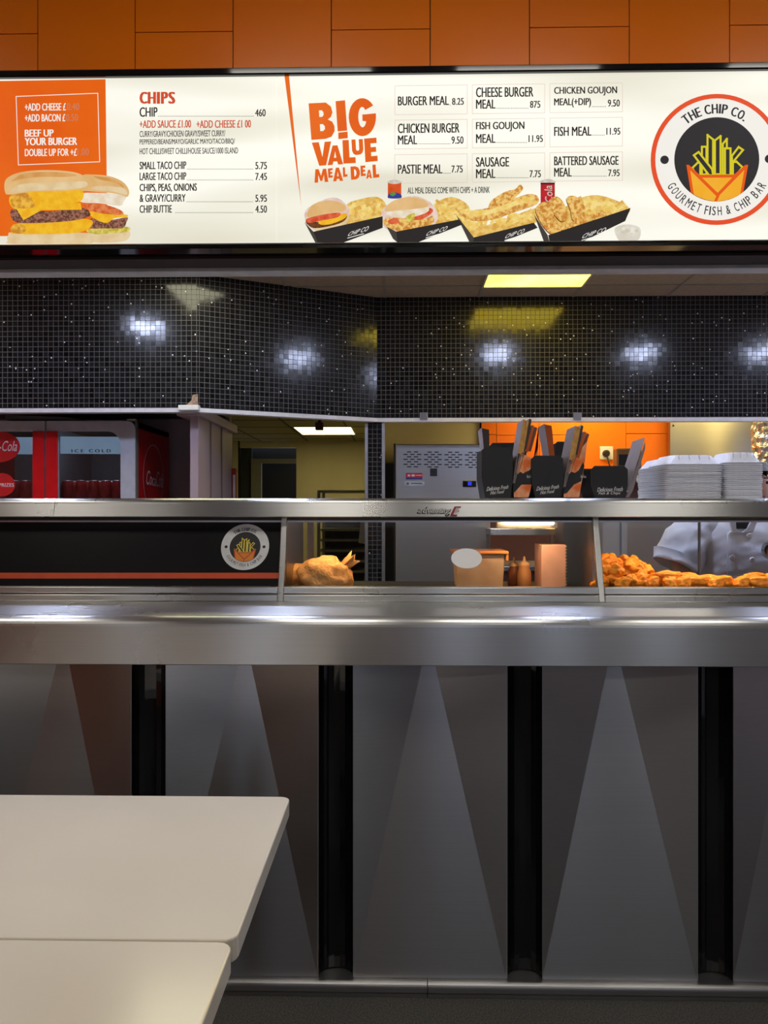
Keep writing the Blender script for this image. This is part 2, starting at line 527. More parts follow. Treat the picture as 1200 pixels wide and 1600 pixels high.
# dining room ceiling and walls behind the camera
CEILD = M('dining_ceiling_paint', lin((140, 134, 126)), 0.8)
struct(MB().box(XL, XR, -4.2, YB + 0.1, 3.3, 3.36), 'ceiling_dining', CEILD)
BRN = M('orange_dado', lin((186, 84, 34)), 0.5, col2=lin((172, 76, 30)), scale=3)
GRY = M('grey_wall_paint', lin((150, 148, 150)), 0.7)
mb = MB()
wins = [(-3.05, -2.85), (-1.75, -1.35), (0.45, 0.85), (1.55, 1.95), (2.7, 3.1)]
xx = XL
for a, b in wins:
    mb.box(xx, a, -4.3, -4.2, 0, 3.3, 0); xx = b
    mb.box(a, b, -4.3, -4.2, 0, 0.12, 1); mb.box(a, b, -4.3, -4.2, 2.7, 3.3, 0)
mb.box(xx, XR, -4.3, -4.2, 0, 3.3, 0)
mb.box(XL, -3.07, -4.2, -4.18, 0.12, 1.3, 1); mb.box(-2.83, -1.77, -4.2, -4.18, 0.12, 1.3, 1); mb.box(-1.0, 0.4, -4.2, -4.18, 0.12, 1.0, 1)
struct(mb, 'wall_back', [GRY, BRN])
mb = MB(); mb.box(XL - 0.1, XL, -4.3, 9.9, 0, 3.4, 0)
struct(mb, 'wall_left', M('left_wall_brown', lin((190, 122, 92)), 0.6, col2=lin((172, 108, 80)), scale=2))
mb = MB(); mb.box(XR, XR + 0.1, -4.3, 9.9, 0, 3.4, 0)
struct(mb, 'wall_right', M('right_wall_grey', lin((214, 214, 236)), 0.6))
for i, (a, b) in enumerate(wins):
    mb = MB()
    for (x0, x1, z0, z1) in ((a, a + 0.03, 0.12, 2.7), (b - 0.03, b, 0.12, 2.7), (a, b, 0.12, 0.15), (a, b, 2.67, 2.7)):
        mb.box(x0, x1, -4.27, -4.22, z0, z1, 0)
    mb.face([(a, -4.245, 0.12), (b, -4.245, 0.12), (b, -4.245, 2.7), (a, -4.245, 2.7)], 1)
    struct(mb, 'window_%d' % (i + 1), [BLACKM, GLASS])

# tiled bulkheads of black glass mosaic (left run, splayed run, right run)
YL, YR = 4.40, 4.90
XA = X_(308, YL); XBk = X_(589, YR)
zb = 2.003
def wall_run(p, q, z0, z1, uoff, name, t=0.06):
    p, q = Vector(p), Vector(q); d = (q - p); ln = d.length; d.normalize(); n = Vector((-d.y, d.x, 0)) * t
    mb = MB()
    up = Vector((0, 0, 1))
    P = lambda b, z: Vector((b.x, b.y, z))
    mb.face([P(p, z0), P(q, z0), P(q, z1), P(p, z1)], 0, [(uoff, z0 + 10), (uoff + ln, z0 + 10), (uoff + ln, z1 + 10), (uoff, z1 + 10)])
    mb.face([P(q + n, z0), P(p + n, z0), P(p + n, z1), P(q + n, z1)], 1)
    mb.face([P(p, z0), P(p + n, z0), P(q + n, z0), P(q, z0)], 1)
    mb.face([P(p, z0), P(p, z1), P(p + n, z1), P(p + n, z0)], 1); mb.face([P(q, z0), P(q + n, z0), P(q + n, z1), P(q, z1)], 1)
    struct(mb, name, [MOS, BLACKM])
    # bright edge strip under the tiles
    tr = MB(); e = Vector((d.y, -d.x, 0)) * 0.006
    tr.prism([P(p + e, z0 - 0.028), P(q + e, z0 - 0.028), P(q + n, z0 - 0.028), P(p + n, z0 - 0.028)], (0, 0, 0.024))
    struct(tr, name.replace('wall', 'trim'), M('bulkhead_edge_strip', (0.72, 0.71, 0.78), 0.4))
wall_run((XL, YL, 0), (XA, YL, 0), zb, ZC, 10.0, 'wall_bulkhead_left')
wall_run((XA, YL, 0), (XBk, YR, 0), zb, ZC, 20.005, 'wall_bulkhead_middle')
wall_run((XBk, YR, 0), (XR, YR, 0), zb, ZC, 30.0, 'wall_bulkhead_right')
# mosaic post under the corner
xa, xb = X_(575, 4.95), X_(597, 4.95)
mb = MB()
mb.face([(xa, 4.93, 0), (xb, 4.93, 0), (xb, 4.93, zb), (xa, 4.93, zb)], 0, [(0, 0), (xb - xa, 0), (xb - xa, zb), (0, zb)])
mb.box(xa, xb, 4.931, 5.05, 0, zb, 1)
struct(mb, 'wall_post', [MOS, BLACKM])
for i, px in enumerate((572.5, 599)):
    x = X_(px, 4.93)
    struct(MB().box(x - 0.009, x + 0.009, 4.921, 5.05, 0, Z_(662, 4.93)), 'trim_%d' % (i + 1), ALU)
# corner cap and taped clips on the bulkhead edge
BROK = M('broken_plaster', lin((176, 150, 130)), 0.8, col2=lin((120, 92, 76)), scale=60)
cap = thing('corner_cap', (XA, YL - 0.02, 1.97), 'white plastic cap with chipped plaster at the corner under the black mosaic', 'corner cap')
a, b = at(279, 641, YL - 0.02), at(311, 633, YL - 0.02)
MB().box(a.x, b.x, YL - 0.03, YL + 0.07, a.z, b.z).build('cover', WHITE, cap, bevel=0.002)
a, b = at(291, 633, YL - 0.008), at(309, 616, YL - 0.008)
MB().prism([(a.x, YL - 0.012, a.z), (b.x, YL - 0.012, a.z), (b.x, YL - 0.012, b.z), (b.x - 0.03, YL - 0.012, b.z - 0.004), (b.x - 0.034, YL - 0.012, b.z - 0.035)], (0, 0.012, 0)).build('chipped_plaster', BROK, cap)
for i, px in enumerate((662, 902)):
    p = at(px, 651, YR - 0.01)
    tag(MB().box(p.x - 0.025, p.x + 0.025, YR - 0.016, YR - 0.006, p.z - 0.02, p.z + 0.026).build('steel_clip', STEELD, bevel=0.002),
        'small dull metal clip on the mosaic bulkhead edge above the ' + ('slotted steel cabinet' if i == 0 else 'middle chip carton stack'), 'clip')

# kitchen rear walls
YK = 5.6
x0, x1 = X_(600, YK) - 0.3, X_(754, YK)
struct(MB().box(-0.10, x1 + 0.02, YK, YK + 0.1, 0, 2.35), 'wall_kitchen_rear', CREAM)
mb = MB().box(x1 - 0.02, XR, YK - 0.02, YK + 0.1, 0, 2.35, 1)
jx = [752, 776, 843, 908, 978, 1046]
jx = [X_(p, YK - 0.03) for p in jx]
zt = 2.3
zz1 = Z_(678, YK - 0.03)
for k in range(5):
    a, b = jx[k] + 0.002, jx[k + 1] - 0.002
    zq = {0: Z_(680, YK), 1: Z_(681, YK), 2: Z_(680.5, YK), 3: None, 4: Z_(679, YK)}[k]
    if zq is None: mb.box(a, b, YK - 0.03, YK - 0.01, 1.05, zt, 0)
    else:
        mb.box(a, b, YK - 0.03, YK - 0.01, 1.05, zq - 0.002, 0); mb.box(a, b, YK - 0.03, YK - 0.01, zq + 0.002, zt, 0)
struct(mb, 'wall_kitchen_tiled', [ORANGE2, GAP])
struct(MB().box(-1.4, XR, 4.98, 9.9, 2.34, 2.4), 'ceiling_rear', M('rear_ceiling', lin((190, 178, 132)), 0.8))
STL = brushed('hood_back_steel', (0.60, 0.58, 0.52), 0.38, 0.4)
sp = MB().box(X_(1047, 5.5), X_(1178, 5.5), 5.5, 5.56, 1.3, 2.3)
sp = tag(sp.build('steel_splash_panel', STL, bevel=0.003), 'tall plain steel panel on the wall beside the orange boarding', 'wall panel')
p = at(1052, 665, 5.5)
MB().lathe((p.x, 5.499, p.z), [(0.008, 0), (0.006, -0.004)], 12, axis='y').build('rivet', BLACKM, sp)
# alcove behind the drinks cooler + partition
DARKW = M('alcove_wall', lin((190, 174, 178)), 0.7, col2=lin((180, 164, 168)), scale=2)
struct(MB().box(XL, -1.2, 5.42, 5.5, 0, 2.3), 'wall_alcove', DARKW)
struct(MB().box(XL, -1.2, 4.47, 5.42, 2.06, 2.12), 'ceiling_alcove', BLACKM)
mb = MB().box(-1.235, -1.185, 4.52, 5.45, 0, 1.965, 0)
mb.box(-1.30, -1.16, 4.47, 5.50, 1.965, 2.02, 0)
for y in (4.80, 5.1): mb.box(-1.186, -1.181, y, y + 0.03, 0, 1.965, 1)
struct(mb, 'wall_partition', [M('mauve_panel', lin((176, 156, 160)), 0.5, col2=lin((166, 146, 150)), scale=2), M('mauve_joint', lin((120, 104, 108)), 0.6)], bevel=0.003)
# back room
OLV = M('back_room_wall', lin((198, 192, 162)), 0.7, col2=lin((188, 182, 150)), scale=2)
ZBR, YBR = 2.30, 9.7
xd0, xd1 = X_(372, YBR), X_(463, YBR)
zd = Z_(699, YBR)
mb = MB()
mb.box(-3.3, xd0, YBR, YBR + 0.1, 0, 2.4); mb.box(xd1, 0.4, YBR, YBR + 0.1, 0, 2.4); mb.box(xd0, xd1, YBR, YBR + 0.1, zd, 2.4)
struct(mb, 'wall_back_room', OLV)
struct(MB().box(-0.135, -0.10, 5.05, 9.7, 0, 2.4), 'wall_back_room_side', OLV)
struct(MB().box(-3.3, -3.2, 5.5, 9.7, 0, 2.4), 'wall_back_room_far', OLV)
mb = MB().box(-3.3, 0.05, 5.0, 9.75, ZBR, ZBR + 0.04, 0)
for y in (6.3, 6.9, 7.5, 8.1, 8.8, 9.4): mb.box(-3.3, 0.0, y - 0.01, y + 0.01, ZBR - 0.003, ZBR + 0.01, 1)
for k in range(-5, 1): mb.box(-0.55 + 0.6 * k - 0.01, -0.55 + 0.6 * k + 0.01, 5.05, 9.7, ZBR - 0.0032, ZBR + 0.01, 1)
struct(mb, 'ceiling_back_room', [M('back_ceiling', lin((150, 142, 100)), 0.8), M('back_grid', lin((60, 56, 40)), 0.7)])
DOORD = M('dark_doorway_shade', lin((28, 30, 32)), 0.4)  # near-black recess stands in for the darkness beyond the doorway
mb = MB()
mb.box(xd0, xd1, YBR + 0.35, YBR + 0.4, 0, 2.4, 0); mb.box(xd0, xd0 + 0.02, YBR, YBR + 0.4, 0, 2.3, 0)
jx0, jx1 = X_(391, YBR), X_(407, YBR)
mb.box(jx0, jx1, YBR + 0.05, YBR + 0.12, 0, Z_(716, YBR), 1); mb.box(jx1, xd1, YBR + 0.05, YBR + 0.12, Z_(723, YBR), Z_(716, YBR), 1)
mb.box(xd0, jx0, YBR + 0.1, YBR + 0.15, 0, zd, 2)
struct(mb, 'door_1', [DOORD, M('door_jamb', lin((120, 120, 110)), 0.5), M('dark_green_panel', lin((46, 54, 52)), 0.5)])

# ------------------------------------------------------------------ lamps of the place and added ones
FRM = M('troffer_frame', lin((210, 205, 190)), 0.5)
def troffer(x0, x1, y0, y1, z, emit, label, group=None, blotch=True):
    t = thing('ceiling_light', ((x0 + x1) / 2, (y0 + y1) / 2, z), label, 'ceiling light', group)
    e = glow('diffuser_%.2f_%.2f' % (x0, y0), emit, 1.0, (emit[0], emit[1] * 0.86, emit[2] * 0.45) if blotch else None, 3.5)
    fr = MB(); w = 0.012
    for (a, b, c, d) in ((x0 - w, x0, y0 - w, y1 + w), (x1, x1 + w, y0 - w, y1 + w), (x0, x1, y0 - w, y0), (x0, x1, y1, y1 + w)):
        fr.box(a, b, c, d, z - 0.006, z + 0.01)
    fr.build('frame', FRM, t)
    MB().box(x0, x1, y0, y1, z - 0.003, z + 0.004).build('diffuser', e, t)
    return t
troffer(0.515, 1.10, 4.07, 4.655, ZC - 0.006, PANEL_KITCHEN, 'yellowed square ceiling light panel shining in front of the black mosaic bulkhead')
troffer(-1.40, -0.80, 3.63, 4.23, ZC - 0.006, PANEL_PALE, 'pale ceiling light panel mirrored near the mosaic corner above the cooler', blotch=False)
troffer(-3.36, -2.78, 3.63, 4.23, ZC - 0.006, PANEL_ADDED, 'added white fill light panel out of view at the far cooler end', blotch=False)
troffer(2.92, 3.5, 3.63, 4.23, ZC - 0.006, PANEL_ADDED, 'added white fill light panel out of view at the far chicken end', blotch=False)
xa_, xb_ = X_(459, 8.05), X_(548, 8.05)
br_ = troffer(xa_, xb_, 8.05, 8.80, ZBR - 0.006, PANEL_BACKROOM, 'bright ceiling light panel seen low through the opening in the back room')
troffer(0.95, 1.55, 5.08, 5.45, 2.334, PANEL_REAR, 'ceiling light panel tucked behind the bulkhead over the orange wall')
troffer(2.0, 2.6, 5.08, 5.45, 2.334, PANEL_REAR, 'ceiling light panel tucked behind the bulkhead over the steel wall panel')
for i, (x, y, w_) in enumerate(((-2.2, 1.1, 'over the white tables'), (-0.42, 1.1, 'in front of the black display panel'), (0.55, 1.1, 'in front of the counter middle'), (1.7, 1.1, 'in front of the chicken end'), (-0.6, -2.3, 'over the far dining tables'), (2.2, -2.3, 'by the street windows'), (-2.6, -2.3, 'by the brown side wall'))):
    troffer(x - 0.3, x + 0.3, y - 0.3, y + 0.3, 3.294, PANEL_DINING, 'white dining room ceiling light panel ' + w_, blotch=False)
p = at(499, 664, 6.0)
sn = thing('ceiling_sensor', (p.x, 6.0, ZBR), 'small brown sensor box hanging before the back room light', 'sensor')
MB().box(p.x - 0.03, p.x + 0.03, 5.97, 6.03, Z_(672, 6.0), Z_(660, 6.0)).build('housing', M('brown_sensor', lin((70, 45, 28)), 0.5), sn, bevel=0.004)
MB().lathe((p.x, 6.0, Z_(660, 6.0)), [(0.012, 0), (0.012, ZBR - Z_(660, 6.0))], 10).build('stem', BLACKM, sn)
LED = glow('led_downlight', SPOT_LED, 1.0)
spots = [(-1.85, 'over the drinks cooler'), (-0.62, 'over the black panel of the display'), (0.85, 'over the middle window of the display'), (2.07, 'over the fried chicken'), (3.1, 'furthest from the cooler')]
for x, w_ in spots:
    t = thing('downlight', (x, 3.2, ZC), 'round white LED downlight in the serving area ceiling ' + w_, 'downlight')
    MB().lathe((x, 3.2, ZC - 0.014), [(0.12, 0.002), (0.138, 0.0), (0.145, 0.012)], 28, capb=False, capt=False).build('bezel', WHITE, t)
    MB().lathe((x, 3.2, ZC - 0.012), [(0.12, 0), (0.12, 0.008)], 28).build('lens', LED, t)

# ================================================================== SERVING COUNTER
YP = 2.235
cx = [X_(p, YP) for p in (85, 378, 672, 967, 1260)]
pitch = (cx[3] - cx[0]) / 3
bays = [cx[2] + pitch * k for k in range(-4, 4)]
XC0, XC1 = bays[0] - pitch / 2, bays[-1] + pitch / 2
counter = thing('serving_counter', (0, 2.5, 0), 'long stainless steel serving counter with folded triangle front panels', 'counter')
MB().box(XC0, XC1, 2.31, 3.1, 0.03, 0.96).build('body', BLACKM, counter)
zt, zf = Z_(962, 2.2), Z_(1040, 2.17)
prof = [(3.12, zt + 0.004), (2.50, zt + 0.006), (2.203, zt), (2.200, zt + 0.0015), (2.195, zt + 0.001)]
for k in range(7):
    a = math.radians(90 + 90 * k / 6)
    prof.append((2.195 + 0.028 * math.cos(a), zt - 0.028 + 0.028 * math.sin(a)))
prof += [(2.167, zf + 0.002), (2.169, zf), (2.235, zf), (2.235, zf + 0.05), (3.12, zf + 0.05)]
MB().sweep(prof, XC0, XC1).build('worktop', STEEL, counter, bevel=0)
wt = bpy.data.objects['worktop']
for pl in wt.data.polygons: pl.use_smooth = False
zpb = Z_(1526, YP)
hw = 0.2235
DEP = 0.055
COLM = M('black_gloss_channel', (0.006, 0.006, 0.007), 0.05, 0.0, (0.004, 0.004, 0.005), spec=0.7)
for c in bays:
    zt2 = zf + 0.02
    al, ar = c - 0.012, c + 0.008
    mb = MB()
    A, B = (c - hw, YP, zt2), (c + hw, YP, zt2)
    Cc, D = (c - hw + 0.004, YP, zpb), (c + hw - 0.004, YP, zpb)
    P1, P2 = (al, YP + DEP, zt2), (ar, YP + DEP, zt2)
    mb.face([(c - hw, YP, zpb), Cc, P1, A]); mb.face([Cc, D, P2, P1]); mb.face([D, (c + hw, YP, zpb), B, P2])
    for x in (c - hw, c + hw):
        s_ = 1 if x > c else -1
        mb.box(min(x, x + s_ * 0.001), max(x, x + s_ * 0.001), YP, YP + 0.05, zpb, zt2)
    mb.box(c - hw, c + hw, YP + 0.001, YP + 0.05, zpb - 0.004, zpb)
    o = mb.build('front_panel', STEELP, counter, weld=True)
    bv = o.modifiers.new('bevel', 'BEVEL'); bv.width = 0.0016; bv.segments = 2; bv.limit_method = 'ANGLE'; bv.angle_limit = math.radians(5)
for k in range(len(bays) - 1):
    c = (bays[k] + bays[k + 1]) / 2
    w = pitch / 2 - hw - 0.002
    mb = MB(); n = 9; pts = []
    for j in range(n + 1):
        a = PI * j / n
        pts.append((c - w * math.cos(a), YP + 0.004 + 0.042 * math.sin(a)))
    for j in range(n):
        (x0, y0), (x1, y1) = pts[j], pts[j + 1]
        mb.face([(x0, y0, zpb), (x1, y1, zpb), (x1, y1, zf + 0.02), (x0, y0, zf + 0.02)])
    mb.build('pilaster', COLM, counter)
# plinth with rounded kick rail, in two lengths
zk = Z_(1540, 2.215)
jx_ = X_(668, 2.21)
for (a, b) in ((XC0, jx_ - 0.0012), (jx_ + 0.0012, XC1)):
    prof = [(2.30, zpb - 0.003), (2.225, zpb - 0.003)]
    for k in range(6):
        t = math.radians(90 + 90 * k / 5)
        prof.append((2.223 + 0.014 * math.cos(t), zpb - 0.017 + 0.014 * math.sin(t)))
    prof += [(2.209, 0.018), (2.216, 0.010), (2.216, 0.0), (2.30, 0.0)]
    MB().sweep(prof, a, b, 0).build('plinth', STEELD, counter)

# ================================================================== HEATED DISPLAY ON THE COUNTER
disp = thing('heated_display', (0, 2.8, zt + 0.006), 'long stainless heated display case standing on the counter, holding the fried food', 'display case')
XD0, XD1 = XC0, XC1
zr0, zr1 = zt + 0.006, Z_(917, 2.5)
zg1 = Z_(814, 2.60)
zl0, zl1 = Z_(808, 2.54), Z_(778.5, 2.56)
# rail under the glass: two steps
mb = MB()
def rail(mb, x0, x1):
    zm = Z_(928, 2.5)
    mb.box(x0, x1, 2.492, 2.525, zm + 0.001, zr1, 0); mb.box(x0, x1, 2.488, 2.525, zr0, zm - 0.002, 0)
PX0, PX1 = -0.385, 0.656
rail(mb, XD0, PX0 - 0.009); rail(mb, PX0 + 0.009, PX1 - 0.009); rail(mb, PX1 + 0.009, XD1)
mb.build('rail', STEEL, disp, bevel=0.003)
# ledge with rolled front edge
prof = [(3.12, zl1), (2.575, zl1)]
for k in range(1, 7):
    a = math.radians(90 + 90 * k / 6)
    prof.append((2.575 + 0.026 * math.cos(a), zl1 - 0.018 + 0.018 * math.sin(a)))
prof += [(2.537, zl0 + 0.002), (2.541, zl0), (2.56, zl0), (2.56, zl0 + 0.02), (3.10, zl0 + 0.02), (3.10, zl0), (3.12, zl0)]
jl = X_(86, 2.55)
MB().sweep(prof, XD0, jl - 0.0008).build('ledge', STEEL, disp)
MB().sweep(prof, jl + 0.0008, XD1).build('ledge', STEEL, disp)
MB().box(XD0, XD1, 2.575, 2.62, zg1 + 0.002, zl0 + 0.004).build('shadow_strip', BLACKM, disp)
MB().box(XD0, XD1, 2.583, 2.592, zg1 - 0.004, zg1 + 0.006).build('glass_channel', ALU, disp)
# raked plane of the front glass
g0 = Vector((0, 2.515, zr1)); g1 = Vector((0, 2.592, zg1))
gup = (g1 - g0).normalized(); glen = (g1 - g0).length
GF = Frame(g0, (1, 0, 0), gup)
def pane(x0, x1, mat, name, th=0.006):
    mb = MB(); q = [GF.p(x0, 0, 0), GF.p(x1, 0, 0), GF.p(x1, glen, 0), GF.p(x0, glen, 0)]
    mb.prism(q, GF.n * -th)
    return mb.build(name, mat, disp)
pane(PX0 + 0.01, PX1 - 0.01, GLASS, 'glass_pane'); pane(PX1 + 0.01, XD1, GLASS, 'glass_pane')
bp = pane(XD0, PX0 - 0.012, BLACKP, 'black_panel')
bp['label'] = 'black panel with an orange stripe and round logo'
for x in (PX0, PX1):
    a = Vector((x, 2.488, zr0)); b = Vector((x, 2.574, zl0 + 0.003))
    mb = MB(); w = 0.0095
    q = [a + Vector((-w, 0, 0)), a + Vector((w, 0, 0)), b + Vector((w, 0, 0)), b + Vector((-w, 0, 0))]
    mb.prism(q, (0, 0.03, 0)); mb.build('pillar', STEEL, disp, bevel=0.002)
    MB().box(x - 0.004, x + 0.004, 2.60, 3.06, zr0, zl0 + 0.02).build('divider', STEELD, disp)
# stripe and logo on the black panel
SG = Frame(GF.p(0, 0, 0), GF.r, GF.u)
OSTR = M('orange_vinyl_stripe', lin((200, 74, 28)), 0.4)
mb = MB(); poly(mb, SG, [(-700, 904), (437, 904), (437, 895), (-700, 895)], 0.0006)
mb.build('stripe', OSTR, bp)
LGW = [OSTR, M('logo_vinyl_white', lin((214, 216, 216)), 0.5), M('logo_vinyl_black', lin((16, 16, 16)), 0.5), M('logo_vinyl_yellow', lin((226, 205, 70)), 0.5), M('logo_vinyl_amber', lin((224, 132, 40)), 0.5), M('logo_vinyl_red', lin((196, 84, 30)), 0.5)]
c = SG.st(383, 854.5); r = SG.st(420.5, 854.5)[0] - c[0]
chip_logo(SG, c, r, bp, LGW, 0.0006, ring=False)
# floor tray, lamps, rear edge
MB().box(XD0, XD1, 2.527, 3.10, zr0, zr0 + 0.012).build('base_tray', M('dark_enamel_tray', (0.02, 0.02, 0.02), 0.5), disp)
for x in (XD0 + 0.02, PX0 + 0.03, PX1 + 0.03, XD1 - 0.02):
    MB().box(x - 0.012, x + 0.012, 3.075, 3.10, zr0 + 0.012, zl0 + 0.02).build('rear_post', STEELD, disp)
xg = X_(1094, 3.05)
rd = MB().box(PX1 + 0.045, xg, 3.055, 3.061, zr0 + 0.012, zl0).build('rear_glass_door', GLASS, disp)
MB().box(xg - 0.004, xg + 0.003, 3.052, 3.064, zr0 + 0.012, zl0).build('edge_strip', STEELD, rd)
HT = glow('heat_lamp_tube', HEAT_TUBE, 1.0)
for (a, b, zz) in ((-0.32, -0.02, 1.388), (X_(788, 2.68), X_(865, 2.68), Z_(816.5, 2.68)), (0.80, 1.30, 1.388)):
    YL_ = 2.68
    lamp = MB().lathe((a, YL_, zz), [(0.007, 0), (0.007, b - a)], 12, axis='x').build('heat_lamp', HT, disp)
    rf = MB().prism([(a - 0.02, YL_ - 0.03, zz + 0.008), (a - 0.02, YL_, zz + 0.018), (a - 0.02, YL_ + 0.03, zz + 0.008), (a - 0.02, YL_, zz + 0.021)], (b - a + 0.04, 0, 0))
    rf.prism([(a - 0.02, YL_ + 0.030, zz + 0.009), (a - 0.02, YL_ + 0.033, zz + 0.009), (a - 0.02, YL_ + 0.037, zz - 0.019), (a - 0.02, YL_ + 0.034, zz - 0.019)], (b - a + 0.04, 0, 0))  # rear skirt added to keep the lamp glow off the jacket
    rf.build('reflector_and_shield', ALU, lamp)
# oval sticker on the glass, maker's badge on the ledge
mb = MB(); c = SG.st(729, 872.5); e = SG.st(752.5, 857)
disc(mb, SG, c, e[0] - c[0], e[1] - c[1], 0.0012, 0); mb.build('oval_sticker', M('sticker_white_paper', (0.93, 0.93, 0.93), 0.5, col2=(0.92, 0.92, 0.92)), disp)['label'] = 'blank white oval sticker'
LF = Frame((0, 2.537, zl0 + 0.002), (1, 0, 0), (0, 0.012, zl1 - 0.020 - zl0))
mb = MB()
text_box(mb, LF, 'advantag', 652, 792.5, 705, 806.5, off=0.0015, mi=0, bold=0.05, shear=0.4)
text_box(mb, LF, 'advantag', 653.5, 793.5, 704, 804.5, off=0.0022, mi=1, bold=0.0, shear=0.4)
text_box(mb, LF, 'E', 704, 791.5, 720, 806.5, off=0.0018, mi=2, bold=0.07, shear=0.5)
text_box(mb, LF, 'E', 708, 794, 718, 804.5, off=0.0024, mi=1, bold=-0.01, shear=0.5)
mb.build('maker_badge', [BLACKM, M('badge_silver', (0.75, 0.75, 0.75), 0.3, 0.8), M('badge_red', lin((150, 24, 34)), 0.4)], disp)

# ================================================================== BACK-LIT MENU BOARD
YS = 2.35
sign = thing('menu_board', (0, 2.45, Z_(385, 2.335)), 'long back-lit menu board listing chips and meal deals above the counter', 'menu board')
SF = Frame((0, YS, 0))
XS0, XS1 = -1.75, 1.75
zs0, zs1 = Z_(380, YS), Z_(117, YS)
MB().box(XS0, XS1, YS + 0.02, 2.405, Z_(383, 2.35), zs1 + 0.02).build('light_box', BLACKM, sign)
def paper():
    m, t, N, L, b = nt('backlit_menu_film')
    b.inputs['Base Color'].default_value = (0.01, 0.01, 0.01, 1); b.inputs['Roughness'].default_value = 0.4
    tc = N.new('ShaderNodeTexCoord')
    # three tubes behind the film: faint bright bands along the board
    mp = N.new('ShaderNodeMapping'); L.new(tc.outputs['Object'], mp.inputs[0])
    wv = N.new('ShaderNodeTexNoise'); wv.inputs['Scale'].default_value = 2.2; wv.inputs['Detail'].default_value = 1
    mp.inputs['Scale'].default_value = (0.5, 1, 3.2)
    L.new(mp.outputs[0], wv.inputs['Vector'])
    r = N.new('ShaderNodeValToRGB')
    r.color_ramp.elements[0].position = 0.32; r.color_ramp.elements[0].color = rgba(lin((224, 220, 200)))
    r.color_ramp.elements[1].position = 0.62; r.color_ramp.elements[1].color = rgba(lin((253, 251, 238)))
    L.new(wv.outputs['Fac'], r.inputs[0]); L.new(r.outputs[0], b.inputs['Emission Color'])
    b.inputs['Emission Strength'].default_value = SIGN_WHITE
    return m
PAPER = paper()
xj = SF.st(432, 250)[0]
for (a, b) in ((XS0 + 0.01, xj - 0.0006), (xj + 0.0006, XS1 - 0.01)):
    MB().box(a, b, YS, YS + 0.012, zs0 - 0.002, zs1 + 0.002).build('menu_film', PAPER, sign)
# black frame: top rail, bottom rail with deep glossy underside
zb1 = Z_(102.5, 2.335)
MB().sweep([(2.335, zb1 - 0.003), (2.338, zb1), (2.409, zb1), (2.409, zs1), (2.362, zs1), (2.338, zs1 - 0.002), (2.335, zs1 + 0.002)], XS0, XS1).build('top_rail', BLACKG, sign)
zu = 2.208
UND = 2.505
MB().sweep([(2.338, zs0 - 0.001), (2.362, zs0 - 0.001), (2.362, zu + 0.012), (UND, zu + 0.006), (UND, zu), (2.345, zu), (2.335, zu + 0.006), (2.335, zs0 - 0.005)], XS0, XS1).build('bottom_rail', BLACKG, sign)
struct(MB().box(XL, XR, UND + 0.001, 2.565, Z_(422.5, UND), zu + 0.5), 'trim_ceiling_edge', [M('edge_track', (0.50, 0.49, 0.48), 0.5)], bevel=0.003)
for px, py in ((62, 407), (270, 407), (583, 407), (832, 405), (1184, 401)):
    d = ray(px, py); t_ = (zu - EYE.z) / d.z; q = EYE + d * t_
    MB().box(q.x - 0.011, q.x + 0.011, q.y - 0.018, q.y + 0.018, zu - 0.003, zu).build('foil_clip', M('clip_foil', (0.75, 0.75, 0.75), 0.35, 0.4), sign, bevel=0.0008)

I_BLK = ink('black', (34, 28, 26)); I_RED = ink('red', (214, 82, 50)); I_ORG = ink('orange', (234, 96, 16), (240, 108, 22), 3)
I_WHT = ink('white', (252, 248, 240)); I_PALE = ink('faded', (214, 128, 92)); I_BOX = ink('boxline', (236, 208, 196)); I_PAPER = ink('paper', (250, 248, 234), k=0.97)
# orange panel with extras
mb = MB()
poly(mb, SF, [(-260, 369), (168, 369), (165, 124), (-260, 131)], 0.0006, 0)
line_rect(mb, SF, [(29, 258), (156, 253), (153, 146), (25.5, 151)], 0.0022, 0.0012, 1)
mb.build('orange_block', [I_ORG, I_WHT], sign)
mb = MB(); T = lambda s, x0, y0, x1, y1, mi=0, b=0.026, **k: text_box(mb, SF, s, x0, y0, x1, y1, off=0.0014, mi=mi, bold=b, **k)
T('+ADD CHEESE £', 39.4, 162, 103, 173.5); T('0.40', 105, 161.5, 124, 172.5, 1)
T('+ADD BACON £', 39.4, 179, 102, 190.5); T('0.50', 103.5, 178.5, 122, 189.5, 1)
mb.build('lettering', [I_WHT, I_PALE], sign); mb = MB()
T('BEEF UP', 39.4, 203, 83.6, 214, b=0.045); T('YOUR BURGER', 39.4, 215.8, 120.5, 227.5, b=0.045)
T('DOUBLE UP FOR +£', 39.4, 233, 120, 244.5); T('1.00', 121.5, 232, 139, 243, 1)
mb.build('lettering', [I_WHT, I_PALE], sign)
